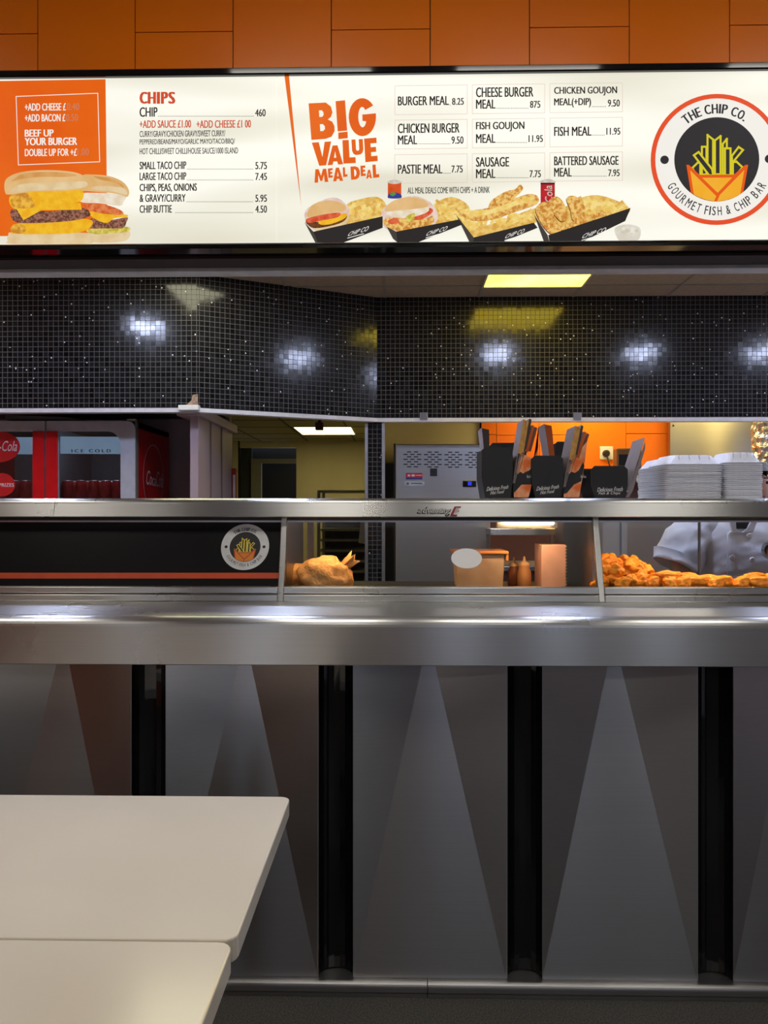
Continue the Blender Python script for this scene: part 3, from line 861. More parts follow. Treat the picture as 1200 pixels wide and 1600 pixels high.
# chips list
def dots(x0, x1, y, mi=0):
    x = x0
    while x < x1:
        a, b = SF.st(x, y)
        h = 0.0011
        mb.face([SF.p(a - h, b - h, 0.0014), SF.p(a + h, b - h, 0.0014), SF.p(a + h, b + h, 0.0014), SF.p(a - h, b + h, 0.0014)], mi)
        x += 2.55
mb = MB()
for ch_, xa_, xb_ in (('C', 219.6, 229.6), ('H', 232.4, 242.6), ('I', 246.6, 248.8), ('P', 253, 261.6), ('S', 264.4, 272.8)): T(ch_, xa_, 144, xb_, 162.5, 1, b=0.075)
T('CHIP', 218.6, 168, 246, 183); dots(248, 396, 182); T('460', 399, 171, 415, 182.3)
T('+ADD SAUCE £1.00', 218.6, 188.5, 298.5, 200.5, 1); T('+ADD CHEESE £1 00', 307.5, 188.5, 392, 200.5, 1)
T('CURRY/GRAVY/CHICKEN GRAVY/SWEET CURRY/', 218.6, 205, 352, 214.5, b=0.014); T('PEPPERED/BEANS/MAYO/GARLIC MAYO/TACO/BBQ/', 218.6, 218, 367, 227.5, b=0.014)
T('HOT CHILLI/SWEET CHILLI/HOUSE SAUCE/1000 ISLAND', 218.6, 232, 372, 241.5, b=0.014)
for s, x1, y, dx, pr in (('SMALL TACO CHIP', 291, 253, 293, '5.75'), ('LARGE TACO CHIP', 291, 270, 293, '7.45'), ('CHIPS, PEAS, ONIONS', 307.5, 287.5, 0, ''), ('& GRAVY/CURRY', 290, 304, 292.5, '5.95'), ('CHIP BUTTIE', 268.5, 321, 275, '4.50')):
    T(s, 218.6, y, x1, y + (13.5 if ',' in s else 12))
    if pr: dots(dx, 396, y + 11.5); T(pr, 399.3, y + 0.5, 417, y + 11.8)
mb.build('lettering', [I_BLK, I_RED], sign)
# big value meal deal
mb = MB()
poly(mb, SF, [(444.3, 117), (451.5, 117), (471, 324)], 0.0008, 0)
Q = lambda x, y: (470 + x / 8.0, 130 + y / 8.0)
GL = {'B': ([(0, 0), (.6, 0), (.86, .05), (1, .2), (1, .34), (.92, .46), (.74, .53), (.88, .6), (.95, .72), (.9, .88), (.7, 1), (0, 1)], [[(.40, .22), (.52, .22), (.60, .27), (.60, .35), (.52, .41), (.40, .41)], [(.40, .61), (.52, .61), (.58, .66), (.58, .73), (.52, .79), (.40, .79)]]),
      'V': ([(0, 1), (.36, 1), (.52, .36), (.66, 1), (1, 1), (.70, 0), (.34, 0)], []),
      'A': ([(0, 0), (.30, 1), (.72, 1), (1, 0), (.68, 0), (.62, .17), (.38, .17), (.32, 0)], [[(.42, .36), (.58, .36), (.51, .70)]]),
      'L': ([(0, 0), (1, 0), (1, .25), (.52, .25), (.52, 1), (0, 1)], []),
      'U': ([(0, 1), (.36, 1), (.36, .36), (.42, .27), (.58, .27), (.64, .36), (.64, 1), (1, 1), (1, .3), (.9, .1), (.7, 0), (.3, 0), (.1, .1), (0, .3)], []),
      'E': ([(0, 0), (1, 0), (1, .23), (.5, .23), (.5, .40), (.92, .40), (.92, .61), (.5, .61), (.5, .77), (1, .77), (1, 1), (0, 1)], []),
      'M': ([(0, 0), (.05, 1), (.32, 1), (.5, .48), (.68, 1), (.95, 1), (1, 0), (.74, 0), (.72, .56), (.57, .10), (.43, .10), (.28, .56), (.26, 0)], []),
      'D': ([(0, 0), (.52, 0), (.84, .1), (1, .38), (1, .62), (.84, .9), (.52, 1), (0, 1)], [[(.38, .24), (.50, .24), (.62, .40), (.62, .60), (.50, .76), (.38, .76)]]),
      'G': ([(.5 + .5 * math.cos(math.radians(t)), .5 + .5 * math.sin(math.radians(t))) for t in range(0, 360, 12)], [[(.5 + .15 * math.cos(math.radians(t)), .5 + .27 * math.sin(math.radians(t))) for t in range(0, 360, 20)], [(.60, .68), (.93, .80), (1.02, .76), (1.02, .585), (.50, .565), (.50, .66)]])}
def letter(ch, bl, br, tl, tr, b=0.0):
    q = [Vector(SF.st(*Q(*c_))) for c_ in (bl, br, tl, tr)]
    def put(pts, off, mi):
        ar = sum(pts[i][0] * pts[(i + 1) % len(pts)][1] - pts[(i + 1) % len(pts)][0] * pts[i][1] for i in range(len(pts)))
        out = []
        for x, y in (pts if ar > 0 else pts[::-1]):
            c_ = q[0] * (1 - x) * (1 - y) + q[1] * x * (1 - y) + q[2] * (1 - x) * y + q[3] * x * y
            out.append(SF.p(c_[0], c_[1], off))
        mb.face(out, mi)
    outer, holes = GL[ch]
    put(outer, 0.0014, 0)
    for h_ in holes: put(h_, 0.0017, 1)
    if ch == 'G': put([(.50, .40), (.66, .38), (.66, .45), (1.0, .45), (1.0, .57), (.50, .57)], 0.0018, 0)
letter('B', (133, 712), (428, 690), (98, 255), (405, 240), 0.09)
poly(mb, SF, [Q(435, 228), Q(553, 216), Q(580, 595), Q(462, 605)], 0.0014); poly(mb, SF, [Q(468, 620), Q(585, 608), Q(588, 690), Q(470, 702)], 0.0014)
letter('G', (610, 675), (945, 655), (590, 197), (935, 183), 0.085)
letter('V', (150, 1042), (390, 1022), (138, 745), (380, 730)); letter('A', (335, 1028), (530, 1015), (352, 785), (500, 775))
letter('L', (533, 1008), (688, 1000), (520, 715), (672, 707), 0.08); letter('U', (645, 905), (785, 890), (632, 708), (775, 700))
letter('E', (808, 990), (962, 975), (790, 695), (945, 683), 0.075)
letter('M', (172, 1247), (345, 1235), (175, 1080), (325, 1070)); letter('E', (345, 1187), (400, 1180), (338, 1070), (398, 1063))
letter('A', (405, 1230), (530, 1222), (412, 1062), (502, 1055)); letter('L', (530, 1177), (585, 1168), (525, 1055), (575, 1050))
letter('D', (630, 1210), (742, 1200), (620, 1045), (735, 1038)); letter('E', (750, 1165), (812, 1160), (745, 1035), (805, 1030))
letter('A', (818, 1195), (890, 1190), (825, 1088), (880, 1082)); letter('L', (905, 1187), (982, 1178), (895, 1022), (972, 1018))
mb.build('headline', [I_ORG, I_PAPER], sign)
# grid of meals
mb = MB()
for (xa_, xb_, dy) in ((617, 730, 0), (738, 851, -1.6), (859, 972.5, -3.2)):
    for (ya, yb) in ((134.3, 179.5), (188, 233), (242, 286.5)):
        line_rect(mb, SF, [(xa_, yb + dy), (xb_, yb + dy - 1.4), (xb_, ya + dy - 1.4), (xa_, ya + dy)], 0.0014, 0.0008, 1)
T('BURGER MEAL', 622, 151, 701, 165.3); dots(703, 704, 164.5); T('8.25', 706.5, 153.5, 724.5, 164.3)
T('CHICKEN BURGER', 622, 193.5, 717.6, 208.5); T('MEAL', 622, 212, 651.6, 226); dots(654.5, 704, 225); T('9.50', 705.6, 213.5, 724, 225)
T('PASTIE MEAL', 622, 257.5, 691, 272); dots(693.5, 704, 271); T('7.75', 705.6, 259, 722.8, 270)
T('CHEESE BURGER', 744, 137, 833, 152.3); T('MEAL', 744, 156, 773.8, 170.2); dots(776.5, 826, 169.5); T('875', 828.2, 158, 844, 169)
T('FISH GOUJON', 744, 191, 819, 206.3); T('MEAL', 744, 209.8, 773.8, 223.8); dots(776.5, 824, 223); T('11.95', 826, 211.5, 848, 222.5)
T('SAUSAGE', 744, 246, 795, 261); T('MEAL', 744, 264.5, 773.8, 278.7); dots(776.5, 826, 278); T('7.75', 827.5, 266.5, 844.8, 277.5)
T('CHICKEN GOUJON', 866, 136.4, 963.7, 150.5); T('MEAL(+DIP)', 866, 154, 923, 168.7); dots(925.5, 947, 167); T('9.50', 949.7, 156, 968, 167)
T('FISH MEAL', 866, 198.5, 923.7, 213); dots(926, 945.5, 211.5); T('11.95', 947.5, 200, 968.8, 211)
T('BATTERED SAUSAGE', 866, 244.6, 966, 258.8); T('MEAL', 866, 262.5, 893, 276.3); dots(896, 947, 275.5); T('7.95', 950.4, 265, 967.8, 275.8)
T('ALL MEAL DEALS COME WITH CHIPS + A DRINK', 637, 293, 765, 302.8, b=0.014)
mb.build('lettering', [I_BLK, I_BOX], sign)
# round logo on the board
LG = [ink('ring', (238, 84, 44)), I_WHT, ink('disc', (48, 46, 48)), ink('chip', (222, 208, 40)), ink('amber', (250, 176, 40), (246, 196, 70), 5), ink('carton', (238, 92, 20))]
c = SF.st(1119.6, 249.3); r = SF.st(1223, 249.3)[0] - c[0]
chip_logo(SF, c, r, sign, LG, 0.0008)

# printed food pictures
BUN = ink('bun', (226, 178, 112), (240, 200, 142), 14, 0.3, 0.7); BUNL = ink('bun_light', (238, 214, 170), (228, 198, 148), 20)
CHS = ink('cheese', (250, 196, 44), (244, 176, 30), 40); HASH = ink('hash', (206, 136, 44), (244, 190, 70), 60)
PAT = ink('patty', (96, 58, 46), (168, 112, 92), 160); WHTF = ink('egg', (246, 236, 216), (236, 216, 186), 40)
BAC = ink('bacon', (214, 92, 44), (232, 140, 84), 60); LET = ink('salad', (190, 176, 60), (236, 214, 110), 90)
FRY = ink('fries', (252, 226, 140), (242, 200, 96), 50); FRYD = ink('fries_gap', (222, 168, 72), (242, 204, 116), 70)
CHK = ink('chicken', (206, 134, 52), (248, 206, 118), 110); TRY = ink('tray', (44, 40, 40)); TRYS = ink('tray_side', (70, 64, 60))
TOM = ink('tomato', (214, 70, 40), (230, 110, 70), 60); WRAP = ink('wrap', (240, 218, 206), (230, 196, 182), 40); BROWN = ink('crust', (70, 40, 22), (120, 70, 34), 120)
Z7 = lambda x, y: (x / 5.4545, 250 + y / 5.4545)
FM = [BUN, BUNL, CHS, HASH, PAT, WHTF, BAC, LET]
mb = MB()
def P7(pts, mi, o, n=5): blob(mb, SF, [Z7(*p) for p in pts], o, mi, n)
P7([(780, 630), (1080, 600), (1098, 670), (1010, 702), (800, 702)], 1, 0.0016)
P7([(760, 590), (1080, 570), (1090, 612), (930, 628), (780, 632)], 7, 0.0018)
P7([(760, 505), (950, 512), (1085, 490), (1080, 530), (1045, 582), (900, 584), (770, 582)], 4, 0.0020)
P7([(770, 440), (1060, 465), (1085, 488), (980, 498), (905, 540), (790, 490)], 2, 0.0022)
P7([(720, 380), (900, 385), (1030, 430), (1045, 468), (900, 462), (770, 432)], 6, 0.0024)
P7([(690, 285), (1050, 300), (1055, 360), (1020, 395), (850, 372), (690, 360)], 5, 0.0026)
P7([(700, 140), (800, 128), (940, 142), (1050, 190), (1102, 262), (1085, 318), (1000, 292), (750, 268), (690, 262)], 0, 0.0028)
P7([(75, 640), (150, 617), (760, 625), (792, 670), (770, 716), (430, 720), (90, 718), (68, 690)], 1, 0.0030)
P7([(105, 570), (200, 540), (740, 505), (765, 585), (600, 630), (150, 634), (102, 612)], 2, 0.0032); P7([(105, 570), (180, 548), (230, 590), (190, 630), (110, 620)], 3, 0.0034)
P7([(100, 430), (200, 424), (430, 440), (700, 412), (768, 450), (752, 490), (560, 528), (200, 542), (110, 510)], 4, 0.0036)
P7([(105, 300), (400, 270), (690, 258), (692, 355), (520, 385), (300, 412), (120, 418)], 2, 0.0038); P7([(105, 300), (230, 285), (300, 400), (190, 418), (112, 400)], 3, 0.0040)
poly(mb, SF, [Z7(*p) for p in [(148, 425), (690, 368), (702, 428), (360, 432), (205, 517)]], 0.0042, 2)
P7([(45, 200), (80, 150), (180, 110), (350, 92), (560, 98), (690, 125), (755, 180), (760, 240), (640, 262), (300, 275), (90, 300), (50, 280)], 0, 0.0044)
P7([(110, 255), (200, 210), (400, 200), (620, 190), (735, 190), (740, 232), (620, 252), (300, 266), (120, 285)], 1, 0.0046)
P7([(790, 235), (900, 225), (1040, 240), (1085, 275), (1070, 300), (960, 272), (800, 258)], 1, 0.00295)
P7([(100, 190), (190, 128), (350, 108), (540, 112), (660, 136), (560, 150), (350, 150), (190, 168)], 8, 0.0046)
P7([(800, 142), (930, 156), (1030, 202), (1060, 240), (980, 196), (860, 172)], 8, 0.00296)
mb.build('burger_picture', FM + [ink('toast', (214, 152, 82), (226, 172, 104), 20)], sign)
MM = [BUN, BUNL, CHS, FRY, FRYD, CHK, TRY, TRYS, TOM, WRAP, BROWN, WHTF, I_WHT, PAT, LET]
def fries(mb, region, n, o, ln=(10, 20)):
    (x0, y0, x1, y1), slope = region
    for k in range(n):
        x = random.uniform(x0, x1); y = random.uniform(y0, y1) + slope * (x - x0) / max(1, x1 - x0)
        a = math.radians(random.uniform(-75, 75)); l = random.uniform(*ln) / 2; w = random.uniform(2.0, 3.2)
        d = Vector((math.cos(a), math.sin(a))); q = Vector((-d.y, d.x)) * w; c_ = Vector((x, y))
        poly(mb, SF, [c_ - d * l - q, c_ + d * l - q, c_ + d * l + q, c_ - d * l + q], o + 0.00003 * k, 3 if random.random() < 0.75 else 4)
def tray(mb, side, front, txt):
    poly(mb, SF, front, 0.0056, 6); poly(mb, SF, side, 0.0055, 7)
    text_quad(mb, SF, 'CHIP CO', *txt, off=0.006, mi=12, bold=0.0, shear=0.3)
    u0, u1 = Vector(txt[0]), Vector(txt[1]); d = Vector((0, 2.2))
    poly(mb, SF, [u0 + d, u0 + (u1 - u0) * 0.8 + d, u0 + (u1 - u0) * 0.8 + d * 1.5, u0 + d * 1.5], 0.006, 12)
# picture 1: burger and chips
mb = MB()
blob(mb, SF, [(535, 350), (540, 322), (560, 312), (590, 308), (604, 322), (602, 342), (560, 358)], 0.0010, 4)
fries(mb, ((545, 318, 600, 338), 4), 26, 0.0012)
blob(mb, SF, [(477, 344), (482, 325), (520, 309), (543, 322), (545, 340), (528, 358), (495, 362)], 0.0030, 9)
blob(mb, SF, [(490, 354), (520, 347), (544, 337), (540, 352), (522, 361), (500, 363)], 0.0034, 1)
blob(mb, SF, [(478, 346), (500, 347), (540, 336), (535, 348), (505, 356), (487, 356)], 0.0036, 10); blob(mb, SF, [(500, 346), (538, 334), (540, 341), (520, 350), (503, 352)], 0.0038, 2)
blob(mb, SF, [(479, 343), (500, 337), (530, 333), (528, 340), (500, 346), (482, 349)], 0.0040, 8)
blob(mb, SF, [(480, 334), (490, 320), (515, 314), (538, 320), (539, 330), (515, 334), (495, 338), (482, 340)], 0.0042, 0)
tray(mb, [(476, 348), (490, 363), (497, 380), (493, 380)], [(490, 363), (598, 339), (598, 357), (537, 380), (497, 380)], [(543, 370.5), (575, 361.5), (547, 363.5), (577, 354)])
mb.build('burger_and_chips_picture', MM, sign)
# picture 2: chicken burger and chips
mb = MB()
blob(mb, SF, [(672, 350), (676, 322), (705, 308), (732, 322), (728, 345), (690, 358)], 0.0010, 4)
fries(mb, ((680, 316, 726, 338), 6), 24, 0.0012)
blob(mb, SF, [(598, 352), (600, 325), (640, 307), (670, 315), (684, 335), (678, 352), (655, 362), (615, 362)], 0.0030, 9)
blob(mb, SF, [(598, 345), (620, 340), (660, 343), (676, 338), (674, 352), (640, 363), (610, 358)], 0.0034, 5)
blob(mb, SF, [(640, 338), (670, 326), (676, 332), (660, 343), (645, 344)], 0.0036, 8); blob(mb, SF, [(606, 346), (618, 341), (624, 348), (612, 351)], 0.0036, 8)
blob(mb, SF, [(603, 333), (630, 328), (665, 324), (668, 332), (640, 341), (615, 340)], 0.0037, 11); blob(mb, SF, [(636, 338), (648, 334), (645, 346), (634, 346)], 0.0038, 14)
blob(mb, SF, [(601, 330), (612, 316), (636, 309), (662, 313), (669, 323), (650, 327), (620, 330)], 0.0042, 0)
tray(mb, [(604, 355), (619, 363), (621, 380), (614, 374)], [(619, 363), (717, 344), (722, 352), (652, 380), (621, 380)], [(665, 370), (697, 361), (669, 363), (700, 354)])
mb.build('chicken_burger_picture', MM, sign)
# picture 3: fish goujons and chips
mb = MB()
blob(mb, SF, [(718, 340), (760, 352), (838, 325), (842, 345), (800, 360), (745, 372), (728, 362)], 0.0010, 4)
fries(mb, ((724, 348, 836, 360), -18), 40, 0.0012)
blob(mb, SF, [(763, 325), (770, 312), (790, 300), (805, 296), (812, 289), (817, 296), (806, 308), (790, 320), (775, 328)], 0.0034, 5)
blob(mb, SF, [(712, 327), (728, 330), (765, 325), (800, 312), (826, 304), (840, 308), (838, 320), (805, 332), (770, 344), (740, 346), (722, 338)], 0.0038, 5)
blob(mb, SF, [(720, 330), (765, 328), (800, 316), (832, 308), (830, 314), (800, 324), (765, 336), (735, 338)], 0.0040, 3)
tray(mb, [(712, 336), (740, 372), (739, 379), (733, 379)], [(740, 372), (833.6, 349), (839.6, 357), (785, 379), (739, 379)], [(788, 374), (818, 365), (792, 367), (820, 358)])
mb.build('fish_goujon_picture', MM, sign)
# picture 4: chicken goujons and chips
mb = MB()
blob(mb, SF, [(836, 340), (880, 325), (905, 310), (940, 306), (984, 326), (960, 345), (880, 365)], 0.0010, 4)
fries(mb, ((905, 312, 972, 332), 8), 44, 0.0012)
for pts in ([(836, 332), (842, 320), (854, 318), (862, 330), (868, 350), (876, 362), (862, 368), (848, 356)], [(856, 318), (866, 309), (876, 314), (884, 328), (886, 342), (876, 348), (866, 338)],
            [(884, 312), (896, 308), (906, 316), (914, 330), (908, 346), (894, 346), (890, 330)], [(872, 358), (890, 350), (920, 338), (945, 334), (950, 344), (925, 354), (890, 364)]):
    blob(mb, SF, pts, 0.0038, 10); blob(mb, SF, [(p[0] + 0.8, p[1] - 1.2) for p in pts], 0.0040, 5)
tray(mb, [(833.6, 335.6), (855, 368), (858, 379), (849, 378)], [(856, 368.4), (984.6, 326), (976, 346.5), (908.5, 379), (858, 379)], [(908, 374), (945, 363), (912, 366.5), (947, 356)])
mb.build('chicken_goujon_picture', MM, sign)
mb = MB()
blob(mb, SF, [(960, 358), (975, 351), (994, 353), (1001, 360), (998, 374), (985, 378), (968, 377)], 0.0010, 0); blob(mb, SF, [(966, 359), (980, 355), (996, 358), (994, 364), (972, 365)], 0.0014, 1)
mb.build('dip_pot_picture', [ink('pot', (232, 226, 212), (222, 214, 198), 30), ink('dip', (242, 238, 226), (214, 206, 184), 60)], sign)
# drink cans in the picture
mb = MB()
poly(mb, SF, [(606, 310), (627, 310), (627, 285), (606, 285)], 0.0020, 0); blob(mb, SF, [(606, 284), (616, 281), (627, 284), (627, 286), (616, 288), (606, 286)], 0.0022, 1)
blob(mb, SF, [(607, 310), (608, 303), (616, 301), (626, 304), (626, 310)], 0.0022, 2); blob(mb, SF, [(609, 304), (614, 301), (619, 303), (614, 307)], 0.0024, 3)
c1_ = mb; mb = MB()
poly(mb, SF, [(844.5, 322), (866.7, 322), (866.7, 284), (844.5, 284)], 0.0020, 4); blob(mb, SF, [(844.5, 283), (856, 280), (866.7, 283), (866.7, 286), (856, 287), (844.5, 286)], 0.0022, 1)
poly(mb, SF, [(844.5, 288.5), (866.7, 288.5), (866.7, 286), (844.5, 286)], 0.0023, 5)
text_quad(mb, SF, 'Cola', (864, 316), (862, 290), (852, 318), (850, 292), off=0.0026, mi=1, bold=0.01, shear=0.3)
CANI = [ink('can_orange', (224, 92, 34), (208, 72, 24), 30), ink('can_lid', (226, 214, 204), (200, 190, 180), 60), ink('can_blue', (50, 62, 150)), ink('can_leaf', (84, 150, 62)), ink('can_red', (196, 36, 44), (178, 26, 36), 30), ink('can_black', (50, 24, 22))]
c1_.build('drink_can_picture', CANI, sign); mb.build('drink_can_picture', CANI, sign)

# ================================================================== WHITE DINING TABLES
TT = M('white_table_laminate', lin((216, 207, 187)), 0.17, col2=lin((211, 202, 181)), scale=1.2, spec=0.32)
TE = M('table_edge_band', lin((206, 198, 182)), 0.5)
LEGM = M('table_leg_black', (0.02, 0.02, 0.02), 0.4, 0.3)
def table(y0, y1, xr, label):
    t = thing('dining_table', (xr - 0.6, (y0 + y1) / 2, 0), label, 'table')
    x0 = xr - 1.2; rr = 0.022; pts = []
    for cx_, cy_, a0 in ((xr - rr, y1 - rr, 0), (x0 + rr, y1 - rr, 90), (x0 + rr, y0 + rr, 180), (xr - rr, y0 + rr, 270)):
        for k in range(5):
            a = math.radians(a0 + 90 * k / 4); pts.append((cx_ + rr * math.cos(a), cy_ + rr * math.sin(a), 0.712))
    MB().prism(pts, (0, 0, 0.038)).build('table_top', TT, t, bevel=0.003)
    for x in (x0 + 0.3, xr - 0.42):
        lg = MB().lathe((x, (y0 + y1) / 2, 0.02), [(0.035, 0), (0.035, 0.69)], 20).build('leg', LEGM, t)
        MB().lathe((x, (y0 + y1) / 2, 0.0), [(0.19, 0), (0.19, 0.008), (0.05, 0.028)], 28).build('foot', LEGM, lg)
    return t
ya = 0.65 * 1200 / 445.5
yj = 0.65 * 1200 / 673.0
table(yj + 0.0015, ya, -0.247, 'white laminate dining table pushed up nearest the counter')
table(yj - 0.62, yj - 0.0015, -0.2495, 'white laminate dining table butted against the first, nearest the viewer')

# ================================================================== DRINKS COOLER
YF = 4.60
xr, xm = X_(211, YF), X_(71.5, YF)
xl = 2 * xm - xr
zt_ = Z_(656, YF)
cool = thing('drinks_cooler', ((xr + xl) / 2, 4.95, 0), 'red and grey two door drinks cooler stocked with red cans', 'drinks cooler')
GRYP = M('cooler_grey_frame', lin((186, 188, 196)), 0.45)
INN = M('cooler_liner', lin((120, 124, 130)), 0.5)
mb = MB()
mb.box(xr - 0.03, xr, YF + 0.03, 5.28, 0.08, zt_ - 0.005, 0); mb.box(xl, xl + 0.03, YF + 0.03, 5.28, 0.08, zt_ - 0.005, 0)
mb.box(xl, xr, YF + 0.03, 5.28, zt_ - 0.04, zt_ - 0.006, 1); mb.box(xl, xr, YF + 0.06, 5.28, 0.08, 0.2, 1); mb.box(xl + 0.03, xr - 0.03, 5.24, 5.28, 0.2, zt_ - 0.04, 2)
mb.box(xm - 0.02, xm + 0.02, YF + 0.05, 5.24, 0.2, zt_ - 0.04, 2)
mb.box(xl + 0.05, xr - 0.05, YF + 0.1, 5.2, 0, 0.08, 1)
mb.build('cabinet', [REDP, BLACKM, INN], cool)
zsh = Z_(777, 4.75) - 0.0
zsh = Z_(748, 4.75) - 0.122
MB().box(xl + 0.03, xr - 0.03, YF + 0.08, 5.2, zsh - 0.012, zsh).build('shelf', M('wire_shelf_white', (0.5, 0.5, 0.52), 0.4), cool)
MB().box(xm + 0.06, xr - 0.06, YF + 0.10, YF + 0.115, zt_ - 0.16, zt_ - 0.145).build('added_fill_strip', glow('cooler_fill_glow', (9, 9.5, 10), 1.0), cool)  # unseen strips added in the cooler to brighten the cans
MB().box(xl + 0.06, xm - 0.06, YF + 0.10, YF + 0.115, zt_ - 0.16, zt_ - 0.145).build('added_fill_strip', glow('cooler_fill_glow', (9, 9.5, 10), 1.0), cool)
HDR = glow('cooler_header_light', lin((140, 160, 178)), 1.0, lin((120, 140, 160)), 3)
mb = MB()
mb.face([at(92, 709, YF + 0.09), (xr - 0.03, YF + 0.09, Z_(709, YF + 0.09)), (xr - 0.03, YF + 0.09, Z_(682, YF + 0.09)), at(92, 682, YF + 0.09)], 0)
mb.face([(xl + 0.03, YF + 0.09, Z_(709, YF + 0.09)), (X_(53, YF + 0.09), YF + 0.09, Z_(709, YF + 0.09)), (X_(53, YF + 0.09), YF + 0.09, Z_(682, YF + 0.09)), (xl + 0.03, YF + 0.09, Z_(682, YF + 0.09))], 0)
HF = Frame((0, YF + 0.088, 0))
text_box(mb, HF, 'I C E   C O L D', 112, 702, 173, 706.8, off=0.001, mi=1, bold=0.06)
mb.build('lit_header', [HDR, M('header_ink', (0.03, 0.03, 0.05), 0.5)], cool)
def door(x0, x1, hinge_right):
    d = MB()
    t0, t1 = 0.15, zt_ - 0.002
    wS, wT, rr = 0.088, 0.062, 0.085
    # ring: outer rectangle, inner opening with one rounded upper corner
    hx = x1 if hinge_right else x0
    ix_h = hx - wS if hinge_right else hx + wS          # inner edge at the hinge side
    ix_m = x0 + 0.07 if hinge_right else x1 - 0.07       # inner edge at the handle side
    zi0, zi1 = t0 + 0.08, t1 - wT
    sgn = 1 if hinge_right else -1
    arc = [(ix_h - sgn * (rr - rr * math.cos(math.radians(a))), zi1 - rr + rr * math.sin(math.radians(a))) for a in range(0, 91, 15)]
    inner = [(ix_h, zi0)] + arc + [(ix_m, zi1), (ix_m, zi0)]
    arco = [(hx - sgn * (0.05 - 0.05 * math.cos(math.radians(a))), t1 - 0.05 + 0.05 * math.sin(math.radians(a))) for a in range(0, 91, 15)]
    mx = x0 if hinge_right else x1
    outer = [(hx, t0)] + arco + [(mx, t1), (mx, t0)]
    n = len(inner); y0, y1 = YF, YF + 0.028
    for k in range(n):
        a, b = outer[k], outer[(k + 1) % n]; c_, e = inner[(k + 1) % n], inner[k]
        mi = 0
        d.face([(a[0], y0, a[1]), (b[0], y0, b[1]), (c_[0], y0, c_[1]), (e[0], y0, e[1])], mi)
        d.face([(a[0], y1, a[1]), (b[0], y1, b[1]), (c_[0], y1, c_[1]), (e[0], y1, e[1])], mi)
        d.face([(a[0], y0, a[1]), (b[0], y0, b[1]), (b[0], y1, b[1]), (a[0], y1, a[1])], mi)
        d.face([(e[0], y0, e[1]), (c_[0], y0, c_[1]), (c_[0], y1, c_[1]), (e[0], y1, e[1])], mi)
    dr = d.build('door', GRYP, cool, weld=True)
    MB().box(min(ix_h, ix_m) - 0.01, max(ix_h, ix_m) + 0.01, YF + 0.012, YF + 0.016, zi0 - 0.01, zi1 + 0.01).build('pane', GLASSD, dr)
    MB().box(min(mx, ix_m), max(mx, ix_m), YF - 0.012, YF + 0.001, t0 + 0.02, t1 - wT).build('handle', M('cooler_red_handle', lin((214, 10, 22)), 0.35), dr, bevel=0.003)
    return dr
dR = door(xm + 0.006, xr, True); dL = door(xl, xm - 0.006, False)
MB().box(xr - 0.05, xr + 0.0, YF + 0.0, YF + 0.05, zt_, zt_ + 0.012).build('hinge_cap', M('hinge_cream', lin((170, 170, 140)), 0.5), cool, bevel=0.003)
MB().box(xr - 0.001, xr + 0.004, YF + 0.005, YF + 0.05, 0.1, zt_).build('side_strip', M('cooler_strip', lin((120, 122, 110)), 0.4), cool)
# side emblem
CF = Frame((xr, 0, 0), (0, 1, 0), (0, 0, 1))
WINK = M('white_vinyl', (0.75, 0.72, 0.72), 0.5)
mb = MB(); c = (4.945, 1.62)
disc(mb, CF, c, 0.205, 0.215, 0.002, 0, r0=0.975)
text_quad(mb, CF, 'Coca', (228, 757), (243, 760), (229, 733), (243, 742), off=0.002, mi=0, bold=0.01, shear=0.3)
text_quad(mb, CF, 'Cola', (243.5, 761), (254.5, 762), (244, 735), (255, 741), off=0.002, mi=0, bold=0.01, shear=0.3)
mb.build('side_emblem', WINK, cool)
DF = Frame((0, YF + 0.011, 0))
mb = MB()
c = DF.st(-2, 698); r = DF.st(31.5, 698)[0] - c[0]
disc(mb, DF, c, r, r * 0.72, 0.0012, 0); text_box(mb, DF, 'Coca-Cola', -28, 689, 27, 705, off=0.0024, mi=1, shear=0.35)
c = DF.st(3, 757.5); r = DF.st(23.5, 757.5)[0] - c[0]
disc(mb, DF, c, r, r * 0.88, 0.0012, 0); text_box(mb, DF, 'PRIZES', -1, 755, 22, 760.5, off=0.0024, mi=1, bold=0.03)
text_box(mb, DF, 'WIN', 1, 743, 9, 747, off=0.0024, mi=1) if False else None
mb.build('round_stickers', [M('sticker_red', lin((206, 30, 34)), 0.45), WINK], dL)
# folded cardboard on the cooler
pts = [(8, 649), (100, 652), (130, 656), (8, 656)]
mb = MB(); mb.prism([at(*p, 4.75) + Vector((0, 0, 0.002)) for p in pts], (0, 0.25, 0))
tag(mb.build('flattened_carton', M('grey_card', lin((150, 148, 150)), 0.8)), 'pale flattened carton lying on top of the drinks cooler', 'carton')
# cans
CANR = M('can_red_metal', lin((220, 54, 54)), 0.35, 0.1, col2=lin((180, 30, 34)), scale=30); CANS = M('can_silver_rim', (0.6, 0.6, 0.6), 0.3, 1.0)
def can(p):
    o = MB().lathe(p, [(0.026, 0), (0.033, 0.006), (0.033, 0.096), (0.028, 0.110)], 20, 0).build('drink_can', [CANR, CANS], origin=p)
    rim = MB().lathe(Vector(p) + Vector((0, 0, 0.110)), [(0.028, 0), (0.0275, 0.003), (0.026, 0.003), (0.025, 0.0)], 20).build('rim', CANS, o)
    return o
first = None
for (px, side) in ((106, 1), (127, 1), (147, 1), (166, 1), (184, 1), (7, 0), (24, 0), (41, 0)):
    p = Vector((X_(px, 4.75), 4.75, zsh))
    if first is None: first = can(p); c_ = first
    else: c_ = copy_tree(first); c_.location = p
    tag(c_, 'red drink can in the row behind the ' + ('handle-side glass of the fully seen cooler door' if side else 'cooler door with round stickers'), 'drink can', 'cans behind the full cooler door' if side else 'cans behind the stickered cooler door')
